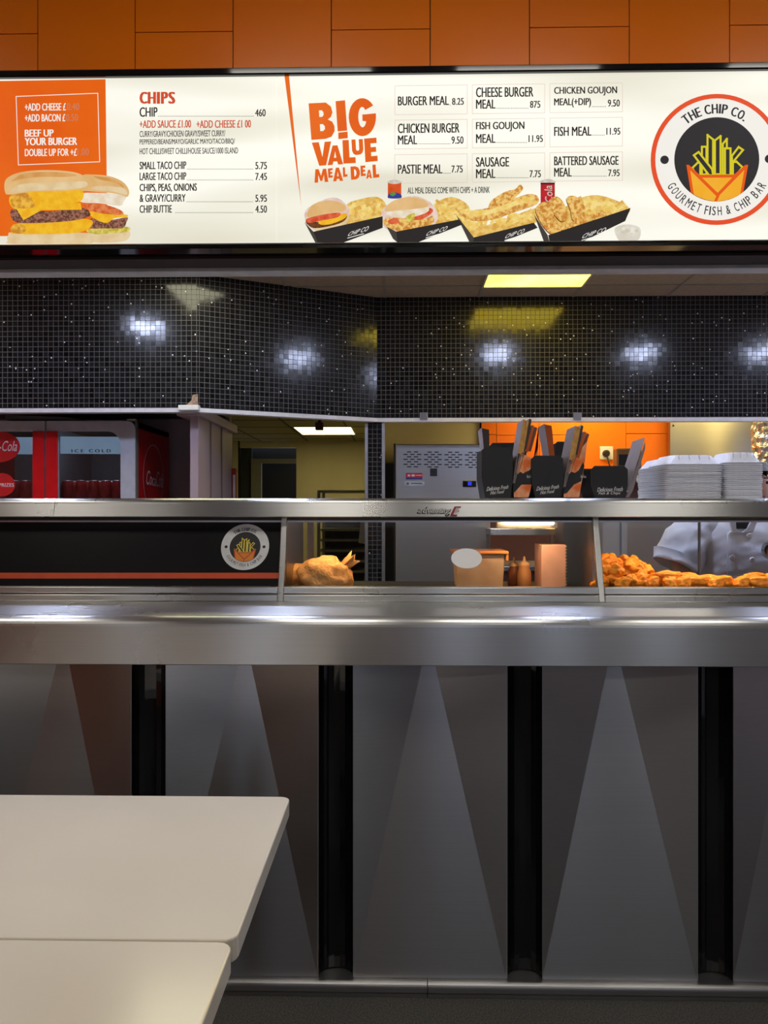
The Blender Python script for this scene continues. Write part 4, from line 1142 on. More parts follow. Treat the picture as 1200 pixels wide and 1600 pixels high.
for k, (px, yy) in enumerate(((116, 4.85), (137, 4.85), (157, 4.85), (176, 4.85))):
    c_ = copy_tree(first); c_.location = Vector((X_(px, yy), yy, zsh))
    tag(c_, 'red drink can half hidden in the second row of the cooler', 'drink can', 'second row of cans in the cooler')

# ================================================================== KITCHEN EQUIPMENT
# tall steel cabinet with slotted front
YA = 5.2
xa, xb = X_(618, YA), X_(766, YA)
zt_ = Z_(694, YA)
cab = thing('steel_cabinet', ((xa + xb) / 2, 5.4, 0), 'tall stainless cabinet with slotted vents and a small blue display', 'steel cabinet')
UPS = brushed('cabinet_steel', (0.60, 0.60, 0.61), 0.33, 0.3)
MB().box(xa, xb, YA, 5.56, 0.0, zt_).build('body', UPS, cab, bevel=0.006)
MB().box(xa - 0.012, xa - 0.001, YA + 0.005, 5.56, 0.0, zt_ + 0.004).build('side_panel', BLACKM, cab)
MB().box(xa - 0.085, xa - 0.013, 5.36, 5.56, 0.0, Z_(724, 5.36)).build('dark_gap_block', BLACKM, cab)  # black box painting in the shade of the gap beside the cabinet
AF = Frame((0, YA - 0.001, 0))
mb = MB()
def slot(x0, y, w=6.6, h=1.55): poly(mb, AF, [(x0, y + h / 2), (x0 + w, y + h / 2), (x0 + w, y - h / 2), (x0, y - h / 2)], 0.0012, 0)
for gk in range(4):
    gx = 600 + (228 + 240 * gk) / 7.5
    for j in range(7):
        y = 680 + (196 + gk * 2.2 + j * 29) / 7.5
        if j % 2 == 0: slot(gx + 5.6, y); slot(gx + 16.2, y)
        else: slot(gx, y); slot(gx + 10.6, y); slot(gx + 21.2, y)
mb.build('vent_slots', M('vent_dark', (0.008, 0.008, 0.008), 0.8), cab)
mb = MB()
b3 = lambda x0, y0, x1, y1, mi, o=0.001: poly(mb, AF, [(x0, y1), (x1, y1), (x1, y0), (x0, y0)], o, mi)
b3(634, 739, 660, 746.5, 0); b3(634, 746.5, 660, 749, 2); b3(637, 741.5, 641, 744.5, 1, 0.0016); b3(643, 741, 648, 744.5, 1, 0.0016); b3(649, 742, 659, 743.2, 1, 0.0016)
b3(672, 732, 683, 744, 3)
blob(mb, AF, [(633, 756), (635, 752), (661, 752), (663, 755.5), (661, 759), (635, 759)], 0.001, 4, 3); b3(642, 754.5, 660, 756.2, 5, 0.0016); b3(635, 754, 639, 757.5, 5, 0.0016)
mb.build('stickers', [M('st_red', lin((200, 40, 54)), 0.5), WINK, M('st_blue', lin((60, 60, 140)), 0.5), M('st_black', (0.02, 0.02, 0.02), 0.5), M('st_pale', lin((190, 198, 208)), 0.4), M('st_grey', lin((90, 100, 120)), 0.5)], cab)
a, b = at(723, 761, YA), at(744, 751, YA)
dsp = MB().box(a.x, b.x, YA - 0.006, YA + 0.01, a.z, b.z).build('display', BLACKG, cab, bevel=0.003)
mb = MB(); poly(mb, Frame((0, YA - 0.0065, 0)), [(731, 758.5), (737, 758.5), (737, 752.5), (731, 752.5)], 0.0005); mb.build('digits', glow('blue_digits', lin((50, 60, 230)), 1.0), dsp)

# socket with plug, small screen, trunking, counters behind
sx = at(947, 708, YK - 0.03)
so = thing('wall_socket', (sx.x, YK - 0.03, sx.z), 'white wall socket with a black plug on the orange wall', 'socket')
MB().box(sx.x - 0.047, sx.x + 0.047, YK - 0.042, YK - 0.03, sx.z - 0.047, sx.z + 0.047).build('faceplate', WHITE, so, bevel=0.004)
MB().lathe((sx.x - 0.004, YK - 0.042, sx.z - 0.004), [(0.026, 0), (0.025, -0.02), (0.016, -0.035)], 20, axis='y').build('plug', BLACKM, so)
tag(MB().tube([(sx.x + 0.0, YK - 0.06, sx.z - 0.03), (sx.x + 0.02, YK - 0.05, sx.z - 0.09), (sx.x + 0.035, YK - 0.05, sx.z - 0.12), (sx.x + 0.06, YK - 0.05, sx.z - 0.125), (sx.x + 0.09, YK - 0.05, sx.z - 0.14), (sx.x + 0.09, YK - 0.045, sx.z - 0.18)], 0.005).build('power_cord', BLACKM), 'black power cord hanging below the wall socket', 'cord')
scr = thing('small_screen', (X_(983, 5.3), 5.3, Z_(742, 5.3)), 'small dark screen in a bronze frame against the orange wall', 'screen')
a, b = at(964, 742, 5.3), at(1003, 700, 5.3)
MB().box(a.x, b.x, 5.3, 5.40, a.z, b.z).build('housing', M('bronze_housing', lin((120, 92, 66)), 0.35, 0.4), scr, bevel=0.01)
a2, b2 = at(967, 727, 5.298), at(997, 710, 5.298)
MB().box(a2.x, b2.x, 5.296, 5.302, a2.z, b2.z).build('display_glass', BLACKG, scr)
MB().box((a.x + b.x) / 2 - 0.05, (a.x + b.x) / 2 + 0.05, 5.31, 5.39, Z_(755, 5.3), a.z).build('stand', BLACKM, scr)
tag(MB().tube([at(1000, 735, 5.42), at(1010, 733, 5.45), at(1016, 738, 5.45), at(1017, 742, 5.45)], 0.004).build('screen_cable', BLACKM), 'thin dark cable trailing from the small screen to the ledge', 'cord')
bc = thing('back_counter', (1.6, 5.2, 0), 'long low kitchen counter against the orange wall', 'counter')
x0, x1 = X_(772, 5.0) + 0.02, XR - 0.02
MB().box(x0, x1, 5.0, 5.54, 0, 1.02).build('cupboard', M('brown_cupboard', lin((84, 50, 42)), 0.5), bc)
MB().box(x0 - 0.01, x1, 4.97, 5.55, 1.02, 1.05).build('steel_top', STEELD, bc, bevel=0.004)
tr = tag(MB().box(X_(905, 5.42), XR - 0.03, 5.42, 5.565, Z_(753, 5.42), Z_(742.5, 5.42)).build('wall_trunking', M('white_trunking', lin((206, 206, 204)), 0.5), bevel=0.005), 'white trunking ledge running along the orange wall', 'trunking')
struct(MB().box(x0, XR, 5.55, 5.58, 1.05, Z_(753, 5.42)), 'trim_back_splash', M('brown_splash', lin((92, 54, 44)), 0.4))
tag(MB().box(X_(984, 5.4), X_(993, 5.4), 5.545, 5.549, Z_(768, 5.4), Z_(756, 5.4)).build('switch_plate', WHITE, bevel=0.002), 'small white switch plate below the white trunking', 'switch')
# shelf with bottles seen through the glass
ws = thing('wall_shelf', (X_(820, 4.9), 4.9, Z_(836, 4.9)), 'steel shelf with sauce pots seen through the middle glass', 'shelf')
xa, xb = X_(766, 4.85), X_(875, 4.85)
MB().box(xa, xb, 4.85, 5.1, Z_(836, 4.85), Z_(826, 4.85)).build('shelf_board', STEEL, ws, bevel=0.003)
for x in (xa + 0.01, xb - 0.01): MB().box(x - 0.01, x + 0.01, 5.06, 5.08, 1.05, Z_(836, 4.85)).build('upright', STEELD, ws)
zsf = Z_(826, 4.85)
for k, (px, w, colr, nm) in enumerate(((784, 0.035, (210, 170, 90), 'yellow'), (812, 0.03, (196, 176, 160), 'pale'), (826, 0.022, (150, 60, 44), 'red'), (845, 0.034, (196, 186, 170), 'white'))):
    x = X_(px, 4.92)
    o = MB().lathe((x, 4.92, zsf), [(w, 0), (w, 0.08), (w * 0.6, 0.11)], 16).build('sauce_pot', M('pot_' + nm, lin(colr), 0.4), origin=(x, 4.92, zsf))
    MB().lathe((x, 4.92, zsf + 0.11), [(w * 0.62, 0), (w * 0.62, 0.02)], 14).build('lid', WHITE, o)
    tag(o, nm + ' sauce pot standing on the steel shelf behind the glass', 'sauce pot')
# steel range behind the chicken window
rg = thing('frying_range', (X_(985, 4.3), 4.5, 0), 'dull steel frying range standing behind the fried chicken window', 'frying range')
MB().box(X_(892, 4.3), X_(1100, 4.3), 4.3, 4.75, 0, Z_(790, 4.3)).build('body', brushed('range_steel', (0.45, 0.40, 0.37), 0.4, 0.3), rg, bevel=0.01)
MB().box(X_(969, 4.295), X_(971, 4.295), 4.292, 4.3, 0.2, Z_(792, 4.3)).build('seam', BLACKM, rg)
# foil duct
fx = X_(1204, 5.1); fz0, fz1 = Z_(732, 5.1), 2.3
mb = MB(); seg, rows = 40, 60; vs = []
for j in range(rows + 1):
    z = fz0 + (fz1 - fz0) * j / rows
    for k in range(seg):
        a = 2 * PI * k / seg
        r = 0.115 + 0.002 * math.sin(j * 1.1) + 0.012 * (mnoise.noise(Vector((math.cos(a) * 4, math.sin(a) * 4, z * 30))))
        vs.append((fx + r * math.cos(a), 5.1 + r * math.sin(a), z))
mb.add(vs, [(j * seg + k, j * seg + (k + 1) % seg, (j + 1) * seg + (k + 1) % seg, (j + 1) * seg + k) for j in range(rows) for k in range(seg)])
tag(mb.build('foil_duct', M('crumpled_foil', (0.85, 0.84, 0.80), 0.18, 1.0, bump=0.6, bscale=40)), 'crumpled silver foil duct rising beside the steel wall panel', 'duct')
# tray rack in the back room
YRk = 7.6
xa, xb = X_(498, YRk), X_(572, YRk)
rk = thing('tray_rack', ((xa + xb) / 2, YRk + 0.25, 0), 'metal tray rack with many shelves standing in the back room', 'rack')
RKM = M('rack_metal', lin((150, 148, 120)), 0.4, 0.6); 
for x in (xa, xb):
    for y in (YRk, YRk + 0.5): MB().box(x - 0.014, x + 0.014, y - 0.014, y + 0.014, 0.0, Z_(766, YRk)).build('post', RKM, rk)
MB().box(xa, xb, YRk - 0.012, YRk + 0.51, Z_(769, YRk), Z_(766, YRk)).build('top_frame', RKM, rk)
for k in range(9):
    z = Z_(828 + 16.3 * k, YRk)
    if z < 0.15: break
    MB().box(xa + 0.01, xb - 0.01, YRk, YRk + 0.5, z - 0.012, z + 0.012).build('tray', RKM, rk)
MB().box(xa + 0.01, xb - 0.01, YRk + 0.51, YRk + 0.52, 0.1, 1.5).build('back_sheet', BLACKM, rk)
tag(MB().prism([(xb - 0.05, YRk - 0.03, Z_(812, YRk)), (xb, YRk - 0.03, Z_(812, YRk)), (xb, YRk - 0.03, Z_(850, YRk)), (xb - 0.075, YRk - 0.03, Z_(848, YRk))], (0, 0.012, 0)).build('paper_towel', WHITE), 'white paper cloth hanging from the tray rack', 'cloth')
a, b = at(365.5, 776, 5.44), at(371.5, 732, 5.44); a.x = -1.184; b.x = -1.155
sg = tag(MB().box(a.x, b.x, 5.42, 5.46, 1.2, b.z).build('red_notice', M('notice_red', lin((190, 50, 40)), 0.5), bevel=0.002), 'narrow red and white notice board beyond the mauve partition', 'notice')
MB().box(a.x + 0.010, b.x - 0.003, 5.416, 5.42, 1.3, Z_(742, 5.44)).build('white_print', WHITE, sg)

# ================================================================== ON THE LEDGE: CHIP CARTONS
CARD = M('black_carton_card', (0.016, 0.016, 0.018), 0.55, bump=0.08, bscale=200)
INSD = M('grey_carton_lining', lin((156, 146, 148)), 0.7); EDGE = M('kraft_edge', lin((214, 164, 88)), 0.8, col2=lin((190, 138, 74)), scale=60)
PRT = M('chip_photo_print', lin((236, 112, 34)), 0.4, col2=lin((244, 184, 140)), scale=30); WPR = M('carton_white_print', (0.8, 0.8, 0.8), 0.5)
DKE = M('dark_card_edge', lin((70, 62, 60)), 0.8)
def carton(px0, px1, ptop, pbase0, pbase1, Y, words, label, group, lid=None, back=False):
    """one end-on chip carton: tapered body, high lid flap on its right"""
    zb_ = zl1
    A, B = at(px0, ptop, Y), at(px1, ptop, Y)
    xb0, xb1 = X_(pbase0, Y), X_(pbase1, Y)
    zt_, w, dp = A.z, B.x - A.x, 0.17
    zm = zb_ + (zt_ - zb_) * 0.42
    t = thing('chip_carton', ((A.x + B.x) / 2, Y + dp / 2, zb_), label, 'carton', group)
    ch = w * 0.10
    end = [(xb0, zb_), (xb1, zb_), (B.x, zm), (B.x, zt_ - ch), (B.x - ch, zt_), (A.x + ch, zt_), (A.x, zt_ - ch), (A.x, zm)]
    mb = MB(); th = 0.0012
    mb.prism([(x, Y, z) for x, z in end], (0, th, 0), 0)
    mb.prism([(x, Y + dp, z) for x, z in end], (0, -th, 0), 0)
    for (p, q) in ((0, 7), (7, 6), (1, 2), (2, 3), (0, 1)):
        (xa, za), (xb, zb2) = end[p], end[q]
        mb.face([(xa, Y, za), (xb, Y, zb2), (xb, Y + dp, zb2), (xa, Y + dp, za)], 0)
    mb.build('body', [CARD], t)
    F = Frame((0, Y, 0))
    if words:
        mb = MB()
        for s, q in words: text_quad(mb, F, s, *q, off=0.0012, bold=0.012, shear=0.35)
        mb.build('print', WPR, t)
    return t, end, dp
def lid(t, path, dp, Y, th=0.0016, gus=None, lean=1, print_=True):
    """flap from hinge to tip (x, z), running back by dp; gus: printed front gusset outline"""
    (xa, za), (xb, zb_) = path
    nx = Vector((zb_ - za, 0, -(xb - xa))).normalized() * th
    mb = MB()
    mb.prism([(xa, Y, za), (xb, Y, zb_), (xb, Y + dp, zb_), (xa, Y + dp, za)], nx)
    o = mb.build('lid_flap', [INSD], t)
    if gus:
        mb = MB(); mb.prism([(x, Y - 0.0005, z) for x, z in gus], (0, 0.0015, 0), 0)
        g_ = mb.build('printed_gusset', [PRT], t)
        zs = [z for _, z in gus]; zlo, zhi = min(zs), max(zs)
        # torn-edged black foot of the photo print
    return o
stacks = [
    ('hot', 752.5, 801, 699, 758, 798, 2.66, [('Delicious Fresh', ((760, 767.5), (794, 763.5), (760.5, 761), (794.5, 757.5))), ('Hot Food', ((766, 773), (787.5, 770.5), (766.5, 767.5), (788, 765)))],
     'nearest the slotted steel cabinet', (818, 655), 5),
    ('hot', 830.5, 880, 712, 837, 876, 2.66, [('Delicious Fresh', ((838, 767), (873, 763), (838.5, 760.5), (873.5, 757))), ('Hot Food', ((844, 772.5), (866, 770), (844.5, 767), (866.5, 764.5)))],
     'in the middle of the ledge', (899, 665), 5),
    ('fish', 923, 981, 728, 930, 977, 2.66, [('Delicious Fresh', ((933, 768.5), (973, 767.5), (933, 762), (973, 760.5))), ('Fish & Chips', ((935, 774), (969, 773.5), (934.5, 768.8), (969.5, 768.3)))],
     'shortest one, next to the white foam boxes', (1007, 684), 1)]
for nm, a0, a1, pt, b0, b1, Y, words, where, tip, nn in stacks:
    for j in range(nn):
        Yj = Y + 0.004 * j
        lab = ('black chip carton with white script, %s' % where) if j == 0 else ('chip carton nested %s inside the black carton %s' % (('first', 'second', 'third', 'fourth')[j - 1], where))
        t, end, dp = carton(a0 + 0.6 * j, a1 + 0.0 * j, pt + 1.0 * j, b0, b1, Yj, words if j == 0 else None, lab, None)
        # lid rising from the right wall
        hp = end[2]
        T_ = at(tip[0] + 4.6 * j, tip[1] + (0, 2, -1, 9, 12)[j], Yj)
        path = [(hp[0] + 0.001 + 0.0026 * j, hp[1] - 0.02), (T_.x, T_.z)]
        lid(t, path, dp * 0.8, Yj)
        if nn == 1 or j == nn - 1:
            pass
        # end tab folded at the lid tip
        if nn > 1:
            d = Vector((path[1][0] - path[0][0], path[1][1] - path[0][1])).normalized()
            e0 = Vector(path[1]) - d * (0.118 - 0.008 * j)
            mb = MB(); w_ = 0.0078
            mb.prism([(path[1][0], Yj - 0.0008, path[1][1]), (path[1][0] + w_, Yj - 0.0008, path[1][1] - 0.004), (e0.x + w_ + 0.004, Yj - 0.0008, e0.y - 0.005), (e0.x, Yj - 0.0008, e0.y)], (0, 0.0016, 0), 0)
            mb.build('tuck_flap', [(EDGE, EDGE, DKE, M('orange_flap', lin((196, 92, 30)), 0.6), M('brown_flap', lin((120, 70, 44)), 0.6))[j]], t)
    if nn > 1:
        # printed gusset of the outermost lid
        pass
    # outer gusset with the chips photo belongs to the outermost carton (last t)
    R = {752.5: [(803, 772), (806, 735), (812, 706), (822, 712), (834, 716), (841, 700), (842, 660), (840, 720), (826, 777), (803, 777)],
         830.5: [(881, 772), (884, 745), (889, 722), (898, 708), (909, 700), (917, 690), (919, 672), (914, 722), (905, 777), (881, 777)],
         923: [(978, 777), (983, 765), (1008, 690), (1008.5, 700), (989, 766), (983, 777)]}[a0]
    F2 = Frame((0, Y + 0.012, 0))
    mb = MB()
    q = [F2.st(*p) for p in R]
    mb.prism([F2.p(a, b, 0) for a, b in q], (0, 0.0016, 0), 0)
    if nn > 1:
        dx = a0 - 752.5
        k_ = 0 if a0 < 800 else 1
        tear = [(803, 741), (807, 738), (809, 741), (813, 737), (817, 740), (822, 737), (827, 735), (833, 728), (836, 735), (831, 757), (815, 757), (807, 766), (801, 772)] if k_ == 0 else \
               [(882, 741), (886, 738), (889, 741), (893, 737), (898, 739), (904, 735), (911, 722), (913, 728), (908, 752), (897, 757), (886, 770), (881, 772)]
        poly(mb, F2, tear, 0.0008, 1)
        text_box(mb, F2, 'Hot Food', tear[6][0] - 4, 742, tear[6][0] + 5, 747, off=0.0012, mi=2, shear=0.3)
    g_ = mb.build('printed_gusset', [PRT if nn > 1 else INSD, CARD, WPR], t)
# second row behind: two cartons with lids leaning the other way
for (a0, a1, pt, tipx, tipy, where) in ((765, 812, 692, 753, 668, 'behind the carton nearest the steel cabinet'), (868, 896, 690, 851, 662, 'behind the middle carton')):
    t, end, dp = carton(a0, a1, pt, a0 + 6, a1 - 4, 2.88, None, 'black chip carton with its lid leaning away, ' + where, None)
    hp = end[7]
    for j in range(2):
        T_ = at(tipx + 6 * j, tipy + 2 * j, 2.88)
        lid(t, [(T_.x, T_.z), (hp[0] - 0.006 + 0.004 * j, hp[1] - 0.01)], 0.13, 2.88 + 0.001 * j)
    mb = MB(); T_ = at(tipx, tipy + 1, 2.879)
    mb.prism([(T_.x, 2.879, T_.z), (T_.x + 0.026, 2.879, T_.z - 0.006), (hp[0] + 0.004, 2.879, hp[1] - 0.01), (hp[0] - 0.012, 2.879, hp[1] - 0.01)], (0, -0.0012, 0))
    mb.build('tuck_flap', DKE if a0 < 800 else M('orange_flap', lin((196, 92, 30)), 0.6), t)

# white foam boxes, nested stacks
FOAM = M('white_foam', lin((232, 234, 242)), 0.55, col2=lin((226, 228, 238)), scale=60, sss=0.1)
def foam_mesh(w, d, h):
    mb = MB()
    def ring(wx, dy, z, r=0.02, n=4):
        pts = []
        for cx_, cy_, a0 in ((wx / 2 - r, dy / 2 - r, 0), (-wx / 2 + r, dy / 2 - r, 90), (-wx / 2 + r, -dy / 2 + r, 180), (wx / 2 - r, -dy / 2 + r, 270)):
            for k in range(n + 1):
                a = math.radians(a0 + 90 * k / n); pts.append((cx_ + r * math.cos(a), cy_ + r * math.sin(a), z))
        return pts
    rings = [ring(w - 0.004, d - 0.004, 0), ring(w, d, 0.002), ring(w, d, 0.005), ring(w - 0.012, d - 0.012, 0.0065), ring(w * 0.72, d * 0.72, h, 0.025), ring(w * 0.68, d * 0.68, h + 0.001, 0.025)]
    n = len(rings[0]); vs = [p for r in rings for p in r]
    fs = [(j * n + k, j * n + (k + 1) % n, (j + 1) * n + (k + 1) % n, (j + 1) * n + k) for j in range(len(rings) - 1) for k in range(n)]
    fs.append(tuple(range((len(rings) - 1) * n, len(rings) * n)))
    mb.add(vs, fs, 0, False)
    # raised ribs on the sloping front
    for k in range(4):
        x = -w * 0.26 + w * 0.175 * k
        mb.face([(x, -d / 2 + 0.012, 0.009), (x + 0.006, -d / 2 + 0.012, 0.009), (x + 0.0045, -d * 0.36 - 0.006, h + 0.0005), (x + 0.0015, -d * 0.36 - 0.006, h + 0.0005)], 0)
    return mb
rng = random.Random(3)
def foam_stack(xc, yc, w, d, ztop_rim, h, name_where, rot=0.0):
    n = 0; z = zl1; pitch_ = 0.0069
    N_ = int(round((ztop_rim - zl1) / pitch_)) + 1
    proto = None
    for k in range(N_):
        top = k == N_ - 1
        lab = ('white foam takeaway box on top of the stack ' if top else 'white foam takeaway box nested in the stack ') + name_where
        if proto is None:
            proto = foam_mesh(w, d, h).build('foam_box', FOAM, origin=(0, 0, 0)); o = proto
        else:
            o = proto.copy(); COL.objects.link(o)
        o.location = (xc + rng.uniform(-0.002, 0.002), yc + rng.uniform(-0.002, 0.002), zl1 + k * pitch_)
        o.rotation_euler = (0, 0, rot + rng.uniform(-0.012, 0.012))
        if 'group' in o: del o['group']
        tag(o, lab, 'foam box', None if top else 'foam boxes nested in the stack ' + name_where)
xA0, xA1 = X_(1040, 2.69), X_(1131, 2.69)
foam_stack((xA0 + xA1) / 2, 2.69 + 0.10, xA1 - xA0, 0.20, Z_(726.5, 2.69), 0.036, 'standing nearest the glass, in the middle')
xB0, xB1 = X_(1131.5, 2.70), X_(1193, 2.70)
foam_stack((xB0 + xB1) / 2 + 0.003, 2.70 + 0.085, xB1 - xB0, 0.17, Z_(725, 2.70), 0.038, 'furthest from the chip cartons')
xD_0, xD_1 = X_(1017, 2.92), X_(1098, 2.92)
foam_stack((xD_0 + xD_1) / 2, 2.92 + 0.09, xD_1 - xD_0, 0.17, Z_(733, 2.92), 0.036, 'behind, closest to the chip cartons')

# ================================================================== IN THE DISPLAY
zfl = zr0 + 0.012
BATT = M('orange_batter', lin((255, 178, 52)), 0.5, col2=lin((238, 136, 32)), scale=45, bump=0.4, bscale=90)
def nugget(seed, sx, sy, sz):
    bm = bmesh.new(); bmesh.ops.create_icosphere(bm, subdivisions=4, radius=1.0)
    off = Vector((seed * 7.3, seed * 3.1, seed * 1.7))
    for v in bm.verts:
        c_ = v.co.copy()
        f = 1 + 0.28 * mnoise.noise(c_ * 1.3 + off) + 0.15 * mnoise.noise(c_ * 3.2 + off) + 0.05 * mnoise.noise(c_ * 8 + off)
        v.co = Vector((c_.x * sx * f * (1 - 0.22 * c_.x), c_.y * sy * f, c_.z * sz * f))
    for f in bm.faces: f.smooth = True
    me = bpy.data.meshes.new('chicken_piece'); bm.to_mesh(me); bm.free(); me.materials.append(BATT)
    return me
meshes = [nugget(i, *s) for i, s in enumerate([(0.045, 0.026, 0.022), (0.034, 0.028, 0.024), (0.058, 0.026, 0.02), (0.03, 0.026, 0.024), (0.05, 0.03, 0.022)])]
def piece(me, px, py, Y, rz, ry=0.0, label='', group=None, s=1.0):
    p = at(px, py, Y)
    o = bpy.data.objects.new('chicken_piece', me); COL.objects.link(o)
    o.location = p; o.rotation_euler = (0.2 * math.sin(px), ry, rz); o.scale = (s, s, s)
    zmin = 0.024 * s
    if o.location.z < zfl + zmin: o.location.z = zfl + zmin
    return tag(o, label, 'fried chicken', group)
g1 = 'battered pieces heaped at the start of the tray'
pl = 'orange battered chicken piece in the tall heap beside the steel pillar'
heap = [(958, 905, 2.62, 0.3, 1), (985, 908, 2.60, 1.2, 3), (1003, 902, 2.63, 0.5, 1), (945, 893, 2.64, 0.9, 3), (963, 892, 2.62, -0.4, 1), (998, 892, 2.66, -0.8, 1), (978, 897, 2.68, 0.2, 0),
        (1010, 893, 2.70, 1.4, 3), (948, 882, 2.68, 0.5, 2), (967, 884, 2.70, -0.7, 1), (984, 882, 2.70, 0.8, 0), (1000, 885, 2.72, -0.3, 3), (955, 876, 2.74, 0.3, 1), (978, 877, 2.74, -0.9, 3), (944, 874, 2.74, 0.7, 0), (990, 879, 2.75, 0.1, 1),
        (975, 911, 2.58, 0.4, 3), (940, 909, 2.60, 0.2, 1), (1022, 911, 2.60, 0.4, 3), (1005, 912, 2.585, -0.5, 1), (958, 908, 2.72, 0.8, 4), (990, 900, 2.76, 0.2, 4), (1020, 905, 2.74, 1.0, 4)]
for px, py, Y, rz, mi in heap:
    piece(meshes[mi], px, py, Y, rz, 0.25 * math.sin(px * 3), pl, g1, 0.92)
row = [(1030, 904, 2.64, 2.5, 4, 'upright battered piece next to the heap, leaning on the strip'), (1048, 902, 2.62, 0.35, 4, 'plump battered chicken strip lying across its neighbour past the heap'), (1046, 912, 2.585, 1.3, 3, 'small battered crumb in front of the plump strip'),
       (1075, 904, 2.64, 0.05, 2, 'longest flat battered fillet in the middle of the row'), (1092, 909, 2.61, 0.1, 4, 'battered fillet overlapping the longest flat one'), (1110, 908, 2.64, -0.1, 2, 'slim battered fillet before the brown tip'),
       (1132, 909, 2.62, 0.25, 0, 'battered fillet with a brown tip at the end of the row'), (1068, 912, 2.59, 0.7, 3, 'small battered piece under the longest flat fillet'), (1122, 913, 2.59, 0.4, 3, 'tiny battered piece below the brown-tipped fillet'),
       (1162, 912, 2.60, 0.2, 3, 'low battered crumb pile piece beside the big end fillet'), (1182, 904, 2.62, 0.15, 2, 'big bright battered fillet in front of the white jacket'), (1190, 911, 2.59, -0.2, 0, 'battered piece lying under the big bright fillet'), (1208, 906, 2.64, 0.4, 4, 'battered fillet half cut off at the picture edge')]
for px, py, Y, rz, mi, lb in row:
    piece(meshes[mi], px, py, Y, rz, 0.0, lb, None, 1.0)

# kraft paper bags with twisted neck
KRF = M('kraft_paper', lin((236, 190, 134)), 0.7, col2=lin((222, 170, 112)), scale=12, bump=0.8, bscale=34)
def bag(c, sx, sy, sz, seed, label, tail):
    bm = bmesh.new(); bmesh.ops.create_icosphere(bm, subdivisions=4, radius=1.0)
    for v in bm.verts:
        q = v.co.copy(); n_ = 1 + 0.16 * mnoise.noise(q * 2 + Vector((seed, 0, 0))) + 0.11 * mnoise.noise(q * 6 + Vector((seed, 2, 0)))
        v.co = Vector((q.x * sx * n_, q.y * sy * n_, max(-0.55, q.z) * sz * n_))
    me = bpy.data.meshes.new('paper_bag'); bm.to_mesh(me); bm.free(); me.materials.append(KRF)
    for p_ in me.polygons: p_.use_smooth = True
    t = thing('paper_bag', c, label, 'paper bag')
    o = bpy.data.objects.new('pouch', me); COL.objects.link(o); o.parent = t; o.location = (0, 0, 0.6 * sz)
    if tail:
        mb = MB(); C0 = Vector(c) + Vector((sx * 0.62, 0, sz * 1.02)); n = 10
        base = [C0 + Vector((0.012 * math.cos(a), 0.016 * math.sin(a), -0.012 * math.cos(a))) for a in [2 * PI * k / n for k in range(n)]]
        D = Vector((0.042, 0, 0.036))
        tip = [C0 + D * (1 + (0.22 if k % 2 else -0.05)) + Vector((0.016 * math.cos(a), 0.03 * math.sin(a), -0.022 * math.cos(a))) * (1.0 if k % 2 else 0.55) for k, a in enumerate([2 * PI * k / n for k in range(n)])]
        mb.add(base + tip, [(k, (k + 1) % n, n + (k + 1) % n, n + k) for k in range(n)], 0, False)
        mb.build('twisted_neck', KRF, t)
    return t
pA = at(513, 914, 2.74)
bag((pA.x - 0.012, 2.74, zfl), 0.098, 0.07, 0.075, 1.0, 'crumpled kraft paper bag with twisted neck in the middle glass case', True)
pB = at(455, 914, 2.70)
bag((pB.x - 0.006 + 0.02, 2.80, zfl), 0.042, 0.05, 0.055, 4.0, 'small kraft paper bag tucked against the first steel divider', False)

# clear plastic tub with orange lid
p0, p1 = at(712, 912, 2.76), at(789, 866, 2.76)
tub = thing('plastic_tub', ((p0.x + p1.x) / 2, 2.85, zfl), 'cloudy plastic food tub with a clip-on lid in the middle case', 'tub')
mb = MB(); z1 = p1.z
mb.prism([(p0.x + 0.008, 2.76, zfl), (p1.x - 0.008, 2.76, zfl), (p1.x, 2.755, z1), (p0.x, 2.755, z1)], (0, 0.17, 0))
mb.build('tub_body', M('cloudy_plastic', lin((240, 214, 190)), 0.35, col2=lin((222, 190, 162)), scale=14), tub, bevel=0.006)
MB().box(p0.x - 0.01, p1.x + 0.012, 2.745, 2.935, z1, z1 + 0.012).build('lid', M('amber_lid', lin((250, 172, 100)), 0.3), tub, bevel=0.004)
a = at(790, 880, 2.75)
MB().box(p1.x + 0.001, p1.x + 0.012, 2.75, 2.93, z1 - 0.024, z1).build('lid_clip', M('amber_lid', lin((250, 172, 100)), 0.3), tub, bevel=0.003)
# sauce bottles
SAU = M('brown_sauce_bottle', lin((190, 140, 96)), 0.4)
for (px, Y, s_, lb) in ((819, 2.86, 1.0, 'tan squeezy sauce bottle standing before the pink box'), (803, 2.95, 0.9, 'darker squeezy sauce bottle half hidden behind the tan one')):
    x = X_(px, Y)
    o = MB().lathe((x, Y, zfl), [(0.024 * s_, 0), (0.026 * s_, 0.004), (0.026 * s_, 0.055 * s_), (0.020 * s_, 0.07 * s_), (0.019 * s_, 0.08 * s_)], 20).build('sauce_bottle', SAU if s_ == 1 else M('dark_sauce_bottle', lin((130, 76, 48)), 0.4), origin=(x, Y, zfl))
    MB().lathe((x, Y, zfl + 0.08 * s_), [(0.021 * s_, 0), (0.02 * s_, 0.012), (0.006, 0.016), (0.003, 0.034)], 16).build('nozzle', M('nozzle_tan', lin((206, 170, 130)), 0.4), o)
    tag(o, lb, 'sauce bottle')
